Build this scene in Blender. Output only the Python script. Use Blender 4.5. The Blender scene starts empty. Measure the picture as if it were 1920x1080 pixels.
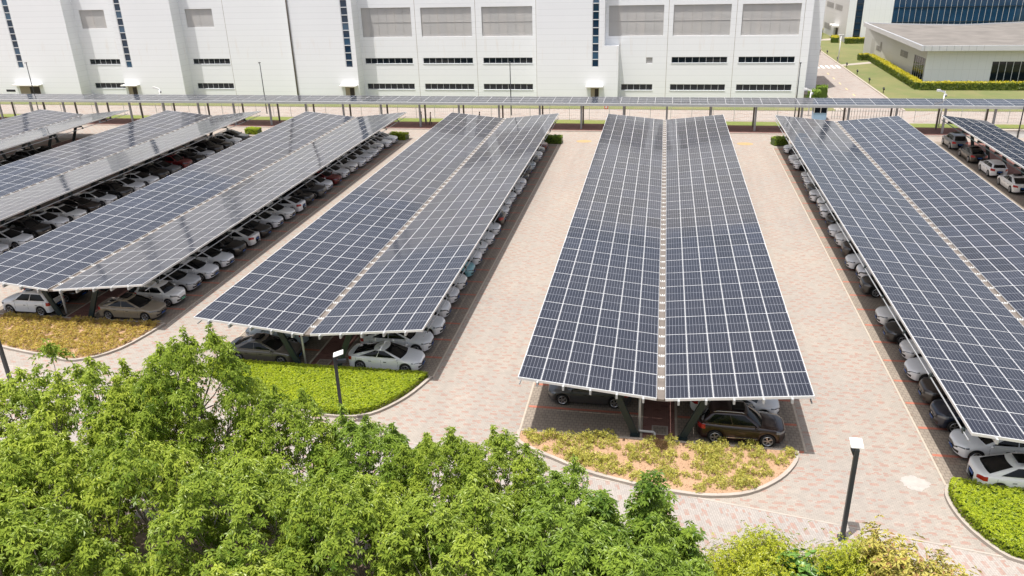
import bpy, bmesh, math, random
import numpy as np
from mathutils import Matrix, Vector

R = math.radians
rnd = random.Random(7)
rng = np.random.default_rng(11)
scene = bpy.context.scene
COL = scene.collection

# ------------------------------------------------------------------ camera, sky, sun, exposure
cam_d = bpy.data.cameras.new("camera")
cam = bpy.data.objects.new("camera", cam_d)
COL.objects.link(cam)
cam_d.sensor_width = 36.0
cam_d.lens = 28.053
cam_d.clip_start = 0.5
cam_d.clip_end = 2000
_r = Vector((0.98406041, 0.17570269, -0.02745323))
_u = Vector((-0.04436762, 0.39206186, 0.91886833))
_f = Vector((-0.172211, 0.90300391, -0.39360806))
cam.matrix_world = Matrix(((_r.x, _u.x, -_f.x, 0), (_r.y, _u.y, -_f.y, 0), (_r.z, _u.z, -_f.z, 23.4698), (0, 0, 0, 1)))
scene.camera = cam

SUN = Vector((-0.5, -0.56, 3.5)).normalized()
sun_elev = math.asin(SUN.z)
world = bpy.data.worlds.new("World")
scene.world = world
world.use_nodes = True
wn = world.node_tree
wn.nodes.clear()
sky = wn.nodes.new("ShaderNodeTexSky")
sky.sky_type = 'NISHITA'
sky.sun_disc = False
sky.sun_elevation = sun_elev
sky.sun_rotation = math.atan2(SUN.x, SUN.y)
sky.air_density = 1.0
sky.dust_density = 5.0
sky.ozone_density = 1.0
bgn = wn.nodes.new("ShaderNodeBackground")
bgn.inputs['Strength'].default_value = 0.135
won = wn.nodes.new("ShaderNodeOutputWorld")
hsv = wn.nodes.new("ShaderNodeHueSaturation")
hsv.inputs['Saturation'].default_value = 0.62
wn.links.new(sky.outputs[0], hsv.inputs['Color'])
wn.links.new(hsv.outputs[0], bgn.inputs[0])
wn.links.new(bgn.outputs[0], won.inputs[0])

sun_d = bpy.data.lights.new("sun", 'SUN')
sun_d.energy = 4.4
sun_d.angle = R(0.55)
sun_d.color = (1.0, 0.965, 0.92)
sun_o = bpy.data.objects.new("sun", sun_d)
COL.objects.link(sun_o)
sun_o.rotation_euler = SUN.to_track_quat('Z', 'Y').to_euler()

vs = scene.view_settings
vs.view_transform = 'Standard'
vs.look = 'None'
vs.gamma = 1.0
vs.exposure = 0.45
scene.cycles.max_bounces = 8
scene.cycles.transparent_max_bounces = 8

# ------------------------------------------------------------------ materials
MATS = {}

def newmat(name):
    m = bpy.data.materials.new(name)
    m.use_nodes = True
    nt = m.node_tree
    b = nt.nodes['Principled BSDF']
    MATS[name] = m
    return m, nt, b

def sset(b, **k):
    for kk, v in k.items():
        b.inputs[kk.replace('_', ' ')].default_value = v

def plain(name, col, rough=0.6, metal=0.0, spec=0.5, coat=0.0, var=0.0, scale=3.0):
    m, nt, b = newmat(name)
    b.inputs['Base Color'].default_value = (*col, 1)
    b.inputs['Roughness'].default_value = rough
    b.inputs['Metallic'].default_value = metal
    b.inputs['Specular IOR Level'].default_value = spec
    b.inputs['Coat Weight'].default_value = coat
    if var:
        tc = nt.nodes.new('ShaderNodeTexCoord')
        n = nt.nodes.new('ShaderNodeTexNoise')
        n.inputs['Scale'].default_value = scale
        n.inputs['Detail'].default_value = 5
        nt.links.new(tc.outputs['Object'], n.inputs['Vector'])
        mx = nt.nodes.new('ShaderNodeMix'); mx.data_type = 'RGBA'
        mx.inputs[6].default_value = (*[c * (1 - var) for c in col], 1)
        mx.inputs[7].default_value = (*[min(1, c * (1 + var)) for c in col], 1)
        nt.links.new(n.outputs['Fac'], mx.inputs[0])
        nt.links.new(mx.outputs[2], b.inputs['Base Color'])
    return m

class NT:
    """tiny helper for maths in node trees"""
    def __init__(s, nt): s.nt = nt
    def n(s, t, **k):
        nd = s.nt.nodes.new(t)
        for a, v in k.items(): setattr(nd, a, v)
        return nd
    def sock(s, inp, v):
        if hasattr(v, 'is_linked') or hasattr(v, 'links'): s.nt.links.new(v, inp)
        else: inp.default_value = v
    def m(s, op, a, b=None, c=None):
        nd = s.n('ShaderNodeMath', operation=op)
        s.sock(nd.inputs[0], a)
        if b is not None: s.sock(nd.inputs[1], b)
        if c is not None: s.sock(nd.inputs[2], c)
        return nd.outputs[0]
    def mix(s, f, a, b, blend='MIX'):
        nd = s.n('ShaderNodeMix', data_type='RGBA', blend_type=blend)
        s.sock(nd.inputs[0], f)
        s.sock(nd.inputs[6], (*a, 1) if isinstance(a, tuple) else a)
        s.sock(nd.inputs[7], (*b, 1) if isinstance(b, tuple) else b)
        return nd.outputs[2]
    def coord(s, which='Object'):
        return s.n('ShaderNodeTexCoord').outputs[which]
    def xyz(s, v):
        nd = s.n('ShaderNodeSeparateXYZ'); s.nt.links.new(v, nd.inputs[0]); return nd.outputs
    def comb(s, x, y, z=0.0):
        nd = s.n('ShaderNodeCombineXYZ')
        s.sock(nd.inputs[0], x); s.sock(nd.inputs[1], y); s.sock(nd.inputs[2], z)
        return nd.outputs[0]
    def noise(s, v, scale, detail=4, rough=0.5):
        nd = s.n('ShaderNodeTexNoise')
        s.nt.links.new(v, nd.inputs['Vector']); nd.inputs['Scale'].default_value = scale
        nd.inputs['Detail'].default_value = detail; nd.inputs['Roughness'].default_value = rough
        return nd.outputs['Fac']
    def white(s, v):
        nd = s.n('ShaderNodeTexWhiteNoise', noise_dimensions='3D')
        s.nt.links.new(v, nd.inputs['Vector']); return nd.outputs['Value']
    def ramp(s, v, a, b):
        nd = s.n('ShaderNodeMapRange'); nd.clamp = True
        s.sock(nd.inputs[0], v); nd.inputs[1].default_value = a; nd.inputs[2].default_value = b
        return nd.outputs[0]

def paving(name, grey, cream, red, red_amt, bx, by, joint, rot=0.0, wear=0.3, rowstep=2):
    """block paving: courses bx by by metres, half-bond, scattered red blocks in pairs"""
    m, nt, b = newmat(name)
    h = NT(nt)
    v = h.coord('Object')
    if rot:
        mp = h.n('ShaderNodeMapping'); nt.links.new(v, mp.inputs[0]); mp.inputs['Rotation'].default_value = (0, 0, rot); v = mp.outputs[0]
    x, y, _ = h.xyz(v)
    row = h.m('FLOOR', h.m('DIVIDE', y, by))
    off = h.m('MULTIPLY', h.m('FLOORED_MODULO', row, 2.0), 0.5)
    xc = h.m('ADD', h.m('DIVIDE', x, bx), off)
    cell = h.m('FLOOR', xc)
    fx = h.m('FRACT', xc); fy = h.m('FRACT', h.m('DIVIDE', y, by))
    jx = h.m('LESS_THAN', h.m('MINIMUM', fx, h.m('SUBTRACT', 1.0, fx)), joint / bx)
    jy = h.m('LESS_THAN', h.m('MINIMUM', fy, h.m('SUBTRACT', 1.0, fy)), joint / by)
    jn = h.m('MAXIMUM', jx, jy)
    rnd1 = h.white(h.comb(cell, row, 1.0))
    # red accents: groups two blocks long by rowstep courses, on a staggered lattice
    gy = h.m('FLOOR', h.m('DIVIDE', y, by * rowstep))
    gx = h.m('FLOOR', h.m('DIVIDE', x, bx * 2.0))
    lat = h.m('ADD', h.m('FLOORED_MODULO', gy, 2.0), h.m('FLOORED_MODULO', h.m('ADD', gx, h.m('FLOOR', h.m('MULTIPLY', gy, 0.5))), 2.0))
    isred = h.m('MULTIPLY', h.m('LESS_THAN', lat, 0.5), h.m('LESS_THAN', h.white(h.comb(gx, gy, 4.0)), red_amt))
    stray = h.m('LESS_THAN', h.white(h.comb(cell, row, 7.0)), red_amt * 0.07)
    isred = h.m('MAXIMUM', h.m('MULTIPLY', isred, h.m('GREATER_THAN', rnd1, 0.12)), stray)
    big = h.noise(v, 0.09, 5, 0.6)
    c = h.mix(h.ramp(big, 0.3, 0.7), grey, cream)
    c = h.mix(h.m('MULTIPLY', rnd1, 0.22), c, tuple(min(1, q * 1.35) for q in cream))
    c = h.mix(h.m('MULTIPLY', isred, h.m('ADD', 0.40, h.m('MULTIPLY', rnd1, 0.55))), c, red)
    fine = h.noise(v, 2.3, 6, 0.7)
    c = h.mix(h.m('MULTIPLY', h.ramp(fine, 0.35, 0.75), wear), c, tuple(q * 0.55 for q in grey))
    tv = h.comb(h.m('MULTIPLY', x, 0.9), h.m('MULTIPLY', y, 0.045))
    c = h.mix(h.m('MULTIPLY', h.ramp(h.noise(tv, 1.0, 4, 0.65), 0.5, 0.72), wear * 0.6), c, tuple(q * 0.6 for q in grey))
    oil = h.ramp(h.noise(v, 0.22, 4, 0.55), 0.66, 0.74)
    c = h.mix(h.m('MULTIPLY', oil, wear * 0.7), c, tuple(q * 0.5 for q in grey))
    st = h.noise(v, 0.35, 3, 0.7)
    c = h.mix(h.m('MULTIPLY', h.ramp(st, 0.58, 0.8), wear * 0.9), c, tuple(min(1, q * 1.3) for q in cream))
    c = h.mix(h.m('MULTIPLY', jn, 0.6), c, tuple(q * 0.45 for q in grey))
    nt.links.new(c, b.inputs['Base Color'])
    b.inputs['Roughness'].default_value = 0.9
    b.inputs['Specular IOR Level'].default_value = 0.2
    return m

paving('aisle_paving', (0.283, 0.257, 0.232), (0.335, 0.294, 0.248), (0.325, 0.20, 0.158), 0.75, 0.2, 0.1, 0.006)
paving('lane_paving', (0.30, 0.276, 0.255), (0.345, 0.308, 0.276), (0.325, 0.20, 0.16), 0.8, 0.2, 0.1, 0.006, rot=R(78))
paving('bay_paving', (0.23, 0.195, 0.16), (0.275, 0.23, 0.185), (0.25, 0.18, 0.14), 0.1, 0.25, 0.25, 0.018, wear=0.4)
paving('strip_paving', (0.20, 0.105, 0.09), (0.22, 0.12, 0.10), (0.16, 0.075, 0.065), 0.5, 0.2, 0.1, 0.008)
paving('road_paving', (0.30, 0.26, 0.235), (0.34, 0.295, 0.26), (0.29, 0.20, 0.165), 0.3, 0.4, 0.2, 0.012)

def panel_mat():
    m, nt, b = newmat('solar_glass')
    h = NT(nt)
    uv = h.n('ShaderNodeTexCoord').outputs['UV']
    u, v, _ = h.xyz(uv)
    du = h.m('SUBTRACT', 0.5, h.m('ABSOLUTE', h.m('SUBTRACT', u, 0.5)))
    dv = h.m('SUBTRACT', 0.5, h.m('ABSOLUTE', h.m('SUBTRACT', v, 0.5)))
    frame = h.m('MAXIMUM', h.m('LESS_THAN', du, 0.0105), h.m('LESS_THAN', dv, 0.0055))
    u2 = h.m('DIVIDE', h.m('SUBTRACT', u, 0.035), 0.93)
    fu = h.m('FRACT', h.m('MULTIPLY', u2, 6.0))
    col = h.m('LESS_THAN', h.m('MINIMUM', fu, h.m('SUBTRACT', 1.0, fu)), 0.036)
    fv = h.m('FRACT', h.m('MULTIPLY', v, 24.0))
    rowl = h.m('LESS_THAN', h.m('MINIMUM', fv, h.m('SUBTRACT', 1.0, fv)), 0.03)
    fb = h.m('FRACT', h.m('MULTIPLY', u2, 54.0))
    bus = h.m('LESS_THAN', fb, 0.12)
    mid = h.m('LESS_THAN', h.m('ABSOLUTE', h.m('SUBTRACT', v, 0.5)), 0.0065)
    geo = h.n('ShaderNodeNewGeometry')
    isl = geo.outputs['Random Per Island']
    cell = h.mix(isl, (0.008, 0.009, 0.015), (0.017, 0.020, 0.033))
    cell = h.mix(h.m('MULTIPLY', bus, 0.07), cell, (0.25, 0.26, 0.28))
    cell = h.mix(h.m('MULTIPLY', h.m('MAXIMUM', col, mid), 0.62), cell, (0.34, 0.35, 0.38))
    pos = geo.outputs['Position']
    dust = h.ramp(h.noise(pos, 0.45, 4, 0.6), 0.35, 0.8)
    cell = h.mix(h.m('ADD', 0.008, h.m('MULTIPLY', dust, 0.022)), cell, (0.45, 0.41, 0.36))
    c = h.mix(frame, cell, (0.70, 0.70, 0.70))
    nt.links.new(c, b.inputs['Base Color'])
    ro = h.m('ADD', 0.07, h.m('MULTIPLY', dust, 0.04))
    nt.links.new(h.m('MAXIMUM', ro, h.m('MULTIPLY', frame, 0.45)), b.inputs['Roughness'])
    b.inputs['IOR'].default_value = 1.5
    return m
panel_mat()
plain('aluminium', (0.70, 0.70, 0.69), 0.4, 0.3)
plain('green_steel', (0.018, 0.032, 0.034), 0.5, 0.0)
plain('galvanised', (0.42, 0.43, 0.43), 0.5, 0.3, var=0.15)
plain('gutter_metal', (0.16, 0.135, 0.115), 0.6, 0.1, var=0.35, scale=1.5)
plain('white_plastic', (0.72, 0.71, 0.68), 0.45)
plain('clamp_dark', (0.05, 0.05, 0.05), 0.6)
plain('black_plastic', (0.012, 0.012, 0.013), 0.5)
plain('tyre_rubber', (0.016, 0.016, 0.016), 0.85)
plain('rim_alloy', (0.45, 0.45, 0.46), 0.3, 0.8)
plain('dark_rim', (0.04, 0.04, 0.042), 0.35, 0.5)
plain('chrome', (0.6, 0.6, 0.6), 0.2, 0.9)
plain('plate_blue', (0.02, 0.08, 0.28), 0.4)
plain('plate_green', (0.08, 0.45, 0.25), 0.4)
plain('car_glass', (0.006, 0.007, 0.008), 0.05, 0.0, 0.35)
plain('tail_red', (0.40, 0.012, 0.012), 0.2, coat=0.5)
plain('lamp_clear', (0.20, 0.21, 0.225), 0.08, 0.5)
plain('kerb_concrete', (0.34, 0.30, 0.26), 0.9, var=0.25, scale=1.2)
plain('kerb_line', (0.38, 0.33, 0.27), 0.9, var=0.2)
plain('bay_line', (0.36, 0.13, 0.085), 0.9, var=0.3)
plain('white_paint', (0.70, 0.69, 0.66), 0.8, var=0.12)
plain('pale_spill', (0.40, 0.375, 0.345), 0.9, var=0.25, scale=2.5)
plain('yellow_paint', (0.62, 0.46, 0.20), 0.8, var=0.15)
plain('pole_dark', (0.035, 0.04, 0.045), 0.45)
plain('pole_white', (0.72, 0.72, 0.71), 0.45)
plain('pole_grey', (0.32, 0.33, 0.34), 0.5, 0.2)
plain('pole_brown', (0.16, 0.14, 0.125), 0.6)
plain('bark', (0.17, 0.145, 0.12), 0.9, var=0.35, scale=6)
plain('twig', (0.22, 0.17, 0.12), 0.9, var=0.3, scale=6)
plain('soil_orange', (0.35, 0.22, 0.135), 0.95, var=0.25, scale=3)
plain('soil_brown', (0.20, 0.14, 0.10), 0.95, var=0.4, scale=3)
plain('window_glass', (0.010, 0.016, 0.022), 0.05, 0.0, 0.4)
plain('blue_glass', (0.010, 0.032, 0.065), 0.05, 0.0, 0.6)
plain('blue_glass_pale', (0.03, 0.085, 0.15), 0.05, 0.0, 0.8)
plain('curtain_blue', (0.012, 0.05, 0.11), 0.06, 0.0, 0.5, var=0.6, scale=0.35)
plain('mullion', (0.62, 0.64, 0.66), 0.5)
plain('door_tan', (0.35, 0.29, 0.22), 0.7)
plain('door_dark', (0.03, 0.022, 0.02), 0.6)
plain('roof_concrete', (0.165, 0.15, 0.135), 0.9, var=0.45, scale=0.4)
plain('roof_metal', (0.62, 0.64, 0.67), 0.35, 0.4)
plain('kiosk_blue', (0.28, 0.42, 0.56), 0.5)
plain('manhole_rust', (0.36, 0.25, 0.12), 0.8, var=0.3)
plain('fence_wire', (0.42, 0.42, 0.40), 0.6)
plain('skin', (0.42, 0.27, 0.2), 0.6)
plain('cloth_dark', (0.02, 0.02, 0.025), 0.9)
plain('cloth_light', (0.55, 0.5, 0.48), 0.9)
plain('hair_black', (0.012, 0.01, 0.01), 0.7)
plain('orange_sign', (0.7, 0.12, 0.05), 0.6)

def paint_mat():
    m, nt, b = newmat('car_paint')
    h = NT(nt)
    oi = h.n('ShaderNodeObjectInfo')
    nt.links.new(oi.outputs['Color'], b.inputs['Base Color'])
    sset(b, Roughness=0.32, Coat_Weight=0.8, Coat_Roughness=0.04)
paint_mat()

def facade_mat(name, col, pitch, vpitch, line=0.75, lw=0.03, rust=0.0):
    m, nt, b = newmat(name)
    h = NT(nt)
    v = h.coord('Object')
    x, y, z = h.xyz(v)
    fz = h.m('FRACT', h.m('DIVIDE', z, pitch))
    l = h.m('LESS_THAN', fz, lw / pitch)
    if vpitch:
        fx = h.m('FRACT', h.m('DIVIDE', h.m('ADD', x, y), vpitch))
        l = h.m('MAXIMUM', l, h.m('LESS_THAN', fx, lw / vpitch))
    base = h.mix(h.noise(v, 0.15, 3), tuple(c * 0.96 for c in col), col)
    row = h.m('FLOOR', h.m('DIVIDE', z, pitch))
    base = h.mix(h.m('MULTIPLY', h.white(h.comb(row, 0.0, 3.0)), 0.06), base, tuple(c * 0.7 for c in col))
    if rust:
        sv = h.comb(h.m('MULTIPLY', x, 1.0), h.m('MULTIPLY', y, 1.0), h.m('MULTIPLY', z, 0.12))
        s = h.ramp(h.noise(sv, 1.1, 5, 0.7), 0.55, 0.85)
        zone = h.ramp(h.m('ABSOLUTE', h.m('SUBTRACT', z, 8.2)), 2.4, 0.6)
        base = h.mix(h.m('MULTIPLY', h.m('MULTIPLY', s, zone), rust), base, (0.62, 0.50, 0.38))
    c = h.mix(h.m('MULTIPLY', l, line), base, tuple(q * 0.66 for q in col))
    nt.links.new(c, b.inputs['Base Color'])
    b.inputs['Roughness'].default_value = 0.6
    return m
facade_mat('facade_white', (0.82, 0.835, 0.85), 0.95, 0.0, 0.55, 0.04, rust=0.6)
facade_mat('panel_white', (0.86, 0.875, 0.89), 2.45, 1.17, 0.5, 0.035)
facade_mat('panel_grey', (0.60, 0.59, 0.57), 1.4, 2.4, 0.4, 0.03)

def louvre_mat(name, col, pitch, seam=None):
    m, nt, b = newmat(name)
    h = NT(nt)
    v = h.coord('Object')
    x, y, z = h.xyz(v)
    fz = h.m('FRACT', h.m('DIVIDE', z, pitch))
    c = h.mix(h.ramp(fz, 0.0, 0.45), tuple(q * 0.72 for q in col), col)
    sv = h.comb(x, y, h.m('MULTIPLY', z, 0.1))
    c = h.mix(h.m('MULTIPLY', h.ramp(h.noise(sv, 0.8, 3), 0.45, 0.75), 0.3), c, (0.62, 0.56, 0.50))
    nt.links.new(c, b.inputs['Base Color'])
    b.inputs['Roughness'].default_value = 0.6
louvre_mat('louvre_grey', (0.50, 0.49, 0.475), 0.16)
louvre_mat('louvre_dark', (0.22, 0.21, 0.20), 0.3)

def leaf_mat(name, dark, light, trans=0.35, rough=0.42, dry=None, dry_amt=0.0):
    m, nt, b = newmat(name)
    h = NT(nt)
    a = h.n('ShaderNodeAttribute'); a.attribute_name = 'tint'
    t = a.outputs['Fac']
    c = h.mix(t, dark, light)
    if dry:
        geo = h.n('ShaderNodeNewGeometry')
        c = h.mix(h.m('MULTIPLY', h.m('GREATER_THAN', geo.outputs['Random Per Island'], 1 - dry_amt), 0.9), c, dry)
    nt.links.new(c, b.inputs['Base Color'])
    sset(b, Roughness=rough, Specular_IOR_Level=0.5)
    tr = h.n('ShaderNodeBsdfTranslucent')
    tcol = h.mix(0.5, c, (0.20, 0.34, 0.02))
    nt.links.new(tcol, tr.inputs['Color'])
    mx = h.n('ShaderNodeMixShader')
    mx.inputs[0].default_value = trans
    nt.links.new(b.outputs[0], mx.inputs[1]); nt.links.new(tr.outputs[0], mx.inputs[2])
    nt.links.new(mx.outputs[0], nt.nodes['Material Output'].inputs[0])
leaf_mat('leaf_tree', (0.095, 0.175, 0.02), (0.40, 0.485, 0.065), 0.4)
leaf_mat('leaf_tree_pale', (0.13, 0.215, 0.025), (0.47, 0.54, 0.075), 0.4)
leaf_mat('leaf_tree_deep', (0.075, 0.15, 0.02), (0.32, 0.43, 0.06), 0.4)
leaf_mat('leaf_lime', (0.20, 0.29, 0.010), (0.52, 0.58, 0.028), 0.35)
leaf_mat('leaf_yellow', (0.17, 0.22, 0.014), (0.45, 0.47, 0.035), 0.35)
leaf_mat('leaf_dry', (0.28, 0.27, 0.06), (0.54, 0.46, 0.11), 0.3, dry=(0.36, 0.19, 0.09), dry_amt=0.16)
leaf_mat('leaf_round', (0.055, 0.14, 0.03), (0.17, 0.31, 0.06), 0.25)
leaf_mat('leaf_bed', (0.30, 0.31, 0.06), (0.66, 0.60, 0.14), 0.35, dry=(0.45, 0.27, 0.12), dry_amt=0.08)
leaf_mat('leaf_ground', (0.36, 0.27, 0.05), (0.66, 0.50, 0.11), 0.3, dry=(0.42, 0.22, 0.09), dry_amt=0.25)
leaf_mat('leaf_hedge_gold', (0.34, 0.31, 0.014), (0.70, 0.58, 0.03), 0.3)
leaf_mat('leaf_hedge_green', (0.07, 0.115, 0.015), (0.24, 0.28, 0.03), 0.25)
leaf_mat('leaf_litter', (0.30, 0.17, 0.09), (0.52, 0.36, 0.22), 0.1)
leaf_mat('leaf_brown', (0.12, 0.065, 0.035), (0.26, 0.15, 0.08), 0.2)

_m = MATS['pale_spill']; _h = NT(_m.node_tree); _v = _h.coord('Object')
_al = _h.ramp(_h.noise(_v, 3.5, 7, 0.75), 0.22, 0.40)
_m.node_tree.links.new(_h.m('MULTIPLY', _al, 0.85), _m.node_tree.nodes['Principled BSDF'].inputs['Alpha'])
def grass_mat(name, c1, c2, c3):
    m, nt, b = newmat(name)
    h = NT(nt)
    v = h.coord('Object')
    c = h.mix(h.ramp(h.noise(v, 0.12, 6, 0.65), 0.35, 0.65), c1, c2)
    c = h.mix(h.m('MULTIPLY', h.ramp(h.noise(v, 0.5, 5, 0.7), 0.5, 0.75), 0.6), c, c3)
    c = h.mix(h.m('MULTIPLY', h.ramp(h.noise(v, 7.0, 3, 0.6), 0.4, 0.7), 0.35), c, tuple(q * 0.5 for q in c1))
    nt.links.new(c, b.inputs['Base Color'])
    b.inputs['Roughness'].default_value = 0.95
grass_mat('lawn', (0.12, 0.145, 0.045), (0.18, 0.175, 0.065), (0.25, 0.18, 0.095))
grass_mat('verge', (0.12, 0.165, 0.03), (0.17, 0.185, 0.045), (0.24, 0.19, 0.08))

# ------------------------------------------------------------------ mesh builder
class MB:
    def __init__(s):
        s.v = []; s.f = []; s.mi = []; s.uv = None
    def add(s, verts, faces, mi=0):
        o = len(s.v)
        s.v.extend(tuple(p) for p in verts)
        s.f.extend(tuple(i + o for i in f) for f in faces)
        s.mi.extend([mi] * len(faces))
        return s
    def box(s, x0, x1, y0, y1, z0, z1, mi=0):
        v = [(x0, y0, z0), (x1, y0, z0), (x1, y1, z0), (x0, y1, z0), (x0, y0, z1), (x1, y0, z1), (x1, y1, z1), (x0, y1, z1)]
        return s.add(v, [(0, 3, 2, 1), (4, 5, 6, 7), (0, 1, 5, 4), (1, 2, 6, 5), (2, 3, 7, 6), (3, 0, 4, 7)], mi)
    def bar(s, a, b, w, h, mi=0, up=(0, 0, 1)):
        a, b = Vector(a), Vector(b)
        d = (b - a).normalized()
        upv = Vector(up)
        if abs(d.dot(upv)) > 0.98: upv = Vector((0, 1, 0))
        sx = d.cross(upv).normalized() * (w / 2)
        sy = sx.cross(d).normalized() * (h / 2)
        v = [a - sx - sy, a + sx - sy, a + sx + sy, a - sx + sy, b - sx - sy, b + sx - sy, b + sx + sy, b - sx + sy]
        return s.add(v, [(0, 3, 2, 1), (4, 5, 6, 7), (0, 1, 5, 4), (1, 2, 6, 5), (2, 3, 7, 6), (3, 0, 4, 7)], mi)
    def tube(s, pts, rad, n=8, mi=0, cap=True):
        pts = [Vector(p) for p in pts]
        if not hasattr(rad, '__len__'): rad = [rad] * len(pts)
        rings = []; vs_ = []
        for i, p in enumerate(pts):
            d = (pts[min(i + 1, len(pts) - 1)] - pts[max(i - 1, 0)]).normalized()
            a = Vector((1, 0, 0)) if abs(d.x) < 0.8 else Vector((0, 1, 0))
            e1 = d.cross(a).normalized(); e2 = d.cross(e1)
            for k in range(n):
                t = 2 * math.pi * k / n
                vs_.append(p + (e1 * math.cos(t) + e2 * math.sin(t)) * rad[i])
        fs = []
        for i in range(len(pts) - 1):
            for k in range(n):
                a = i * n + k; b = i * n + (k + 1) % n
                fs.append((a, b, b + n, a + n))
        if cap:
            fs.append(tuple(range(n - 1, -1, -1)))
            fs.append(tuple(range((len(pts) - 1) * n, len(pts) * n)))
        return s.add(vs_, fs, mi)
    def prism(s, poly, z0, z1, mi=0):
        n = len(poly)
        v = [(x, y, z0) for x, y in poly] + [(x, y, z1) for x, y in poly]
        f = [tuple(range(n - 1, -1, -1)), tuple(range(n, 2 * n))] + [(i, (i + 1) % n, n + (i + 1) % n, n + i) for i in range(n)]
        return s.add(v, f, mi)
    def mesh(s, name, mats, smooth=False):
        me = bpy.data.meshes.new(name)
        me.from_pydata(s.v, [], s.f)
        if isinstance(mats, str): mats = [mats]
        for m in mats: me.materials.append(MATS[m])
        me.polygons.foreach_set('material_index', s.mi)
        if smooth: me.polygons.foreach_set('use_smooth', [True] * len(s.f))
        me.update()
        return me
    def obj(s, name, mats, parent=None, smooth=False, **tags):
        return link(name, s.mesh(name, mats, smooth), parent, **tags)

def grid_frame(name, x0, x1, z0, z1, nx, nz, w, y0, y1, mat, parent, border=True):
    """one connected lattice of bars in the xz plane"""
    xs = [x0 + (x1 - x0) * i / nx for i in range(nx + 1)]; zs = [z0 + (z1 - z0) * i / nz for i in range(nz + 1)]
    def cuts(c):
        out = []
        for i, v in enumerate(c):
            if i == 0: out += [v, v + w]
            elif i == len(c) - 1: out += [v - w, v]
            else: out += [v - w / 2, v + w / 2]
        return out
    cx, cz = cuts(xs), cuts(zs)
    bm = bmesh.new()
    V = [[bm.verts.new((x, y0, z)) for z in cz] for x in cx]
    fs = []
    for i in range(len(cx) - 1):
        for j in range(len(cz) - 1):
            if i % 2 == 1 and j % 2 == 1: continue
            fs.append(bm.faces.new((V[i][j], V[i + 1][j], V[i + 1][j + 1], V[i][j + 1])))
    r = bmesh.ops.extrude_face_region(bm, geom=fs)
    for g in r['geom']:
        if isinstance(g, bmesh.types.BMVert): g.co.y = y1
    bmesh.ops.recalc_face_normals(bm, faces=bm.faces[:])
    me = bpy.data.meshes.new(name); bm.to_mesh(me); bm.free(); me.materials.append(MATS[mat])
    return link(name, me, parent)

def link(name, data, parent=None, loc=None, rotz=None, label=None, cat=None, group=None, kind=None):
    o = bpy.data.objects.new(name, data)
    COL.objects.link(o)
    if parent is not None: o.parent = parent
    if loc is not None: o.location = loc
    if rotz is not None: o.rotation_euler = (0, 0, rotz)
    if label: o['label'] = label
    if cat: o['category'] = cat
    if group: o['group'] = group
    if kind: o['kind'] = kind
    return o

def empty(name, loc=(0, 0, 0), rotz=0.0, **k):
    o = link(name, None, None, loc, rotz, **k)
    o.empty_display_size = 0.3
    return o

def np_mesh(name, verts, faces, mats, tint=None, uv=None, mi=None, smooth=False):
    """verts (n,3), faces (m,k) with one k"""
    me = bpy.data.meshes.new(name)
    n, m, k = len(verts), len(faces), faces.shape[1]
    me.vertices.add(n); me.vertices.foreach_set('co', np.ascontiguousarray(verts, dtype=np.float32).ravel())
    me.loops.add(m * k); me.loops.foreach_set('vertex_index', np.ascontiguousarray(faces, dtype=np.int32).ravel())
    me.polygons.add(m); me.polygons.foreach_set('loop_start', np.arange(0, m * k, k, dtype=np.int32))
    for mt in ([mats] if isinstance(mats, str) else mats): me.materials.append(MATS[mt])
    if mi is not None: me.polygons.foreach_set('material_index', np.asarray(mi, dtype=np.int32))
    me.polygons.foreach_set('use_smooth', np.full(m, smooth))
    if tint is not None:
        at = me.attributes.new('tint', 'FLOAT', 'POINT'); at.data.foreach_set('value', np.asarray(tint, dtype=np.float32))
    if uv is not None:
        l = me.uv_layers.new(name='UVMap'); l.data.foreach_set('uv', np.asarray(uv, dtype=np.float32).ravel())
    me.update(calc_edges=True)
    return me

# ------------------------------------------------------------------ ground and surfaces
def sheet(name, poly, z, mat, kind='structure', thick=None):
    mb = MB()
    if thick is None:
        mb.add([(x, y, z) for x, y in poly], [tuple(range(len(poly)))])
    else:
        mb.prism(poly, z - thick, z)
    o = mb.obj(name, mat)
    o['kind'] = kind
    return o

sheet('ground', [(-900, -300), (900, -300), (900, 1200), (-900, 1200)], 0.0, 'aisle_paving')

XV = {1: -81.37, 2: -61.08, 3: -40.21, 4: -19.79, 5: 0.69, 6: 20.99, 7: 40.1}
YN = {1: 52.6, 2: 48.2, 3: 43.41, 4: 39.09, 5: 34.46, 6: 32.18}
def yfar(c): return 102.2 - 0.0062 * XV[c] - (0.0 if c != 1 else 0)
BED_BACK = {1: 54.2, 2: 49.6, 3: 44.75, 4: 39.9, 5: 35.0, 6: 33.15}

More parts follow.
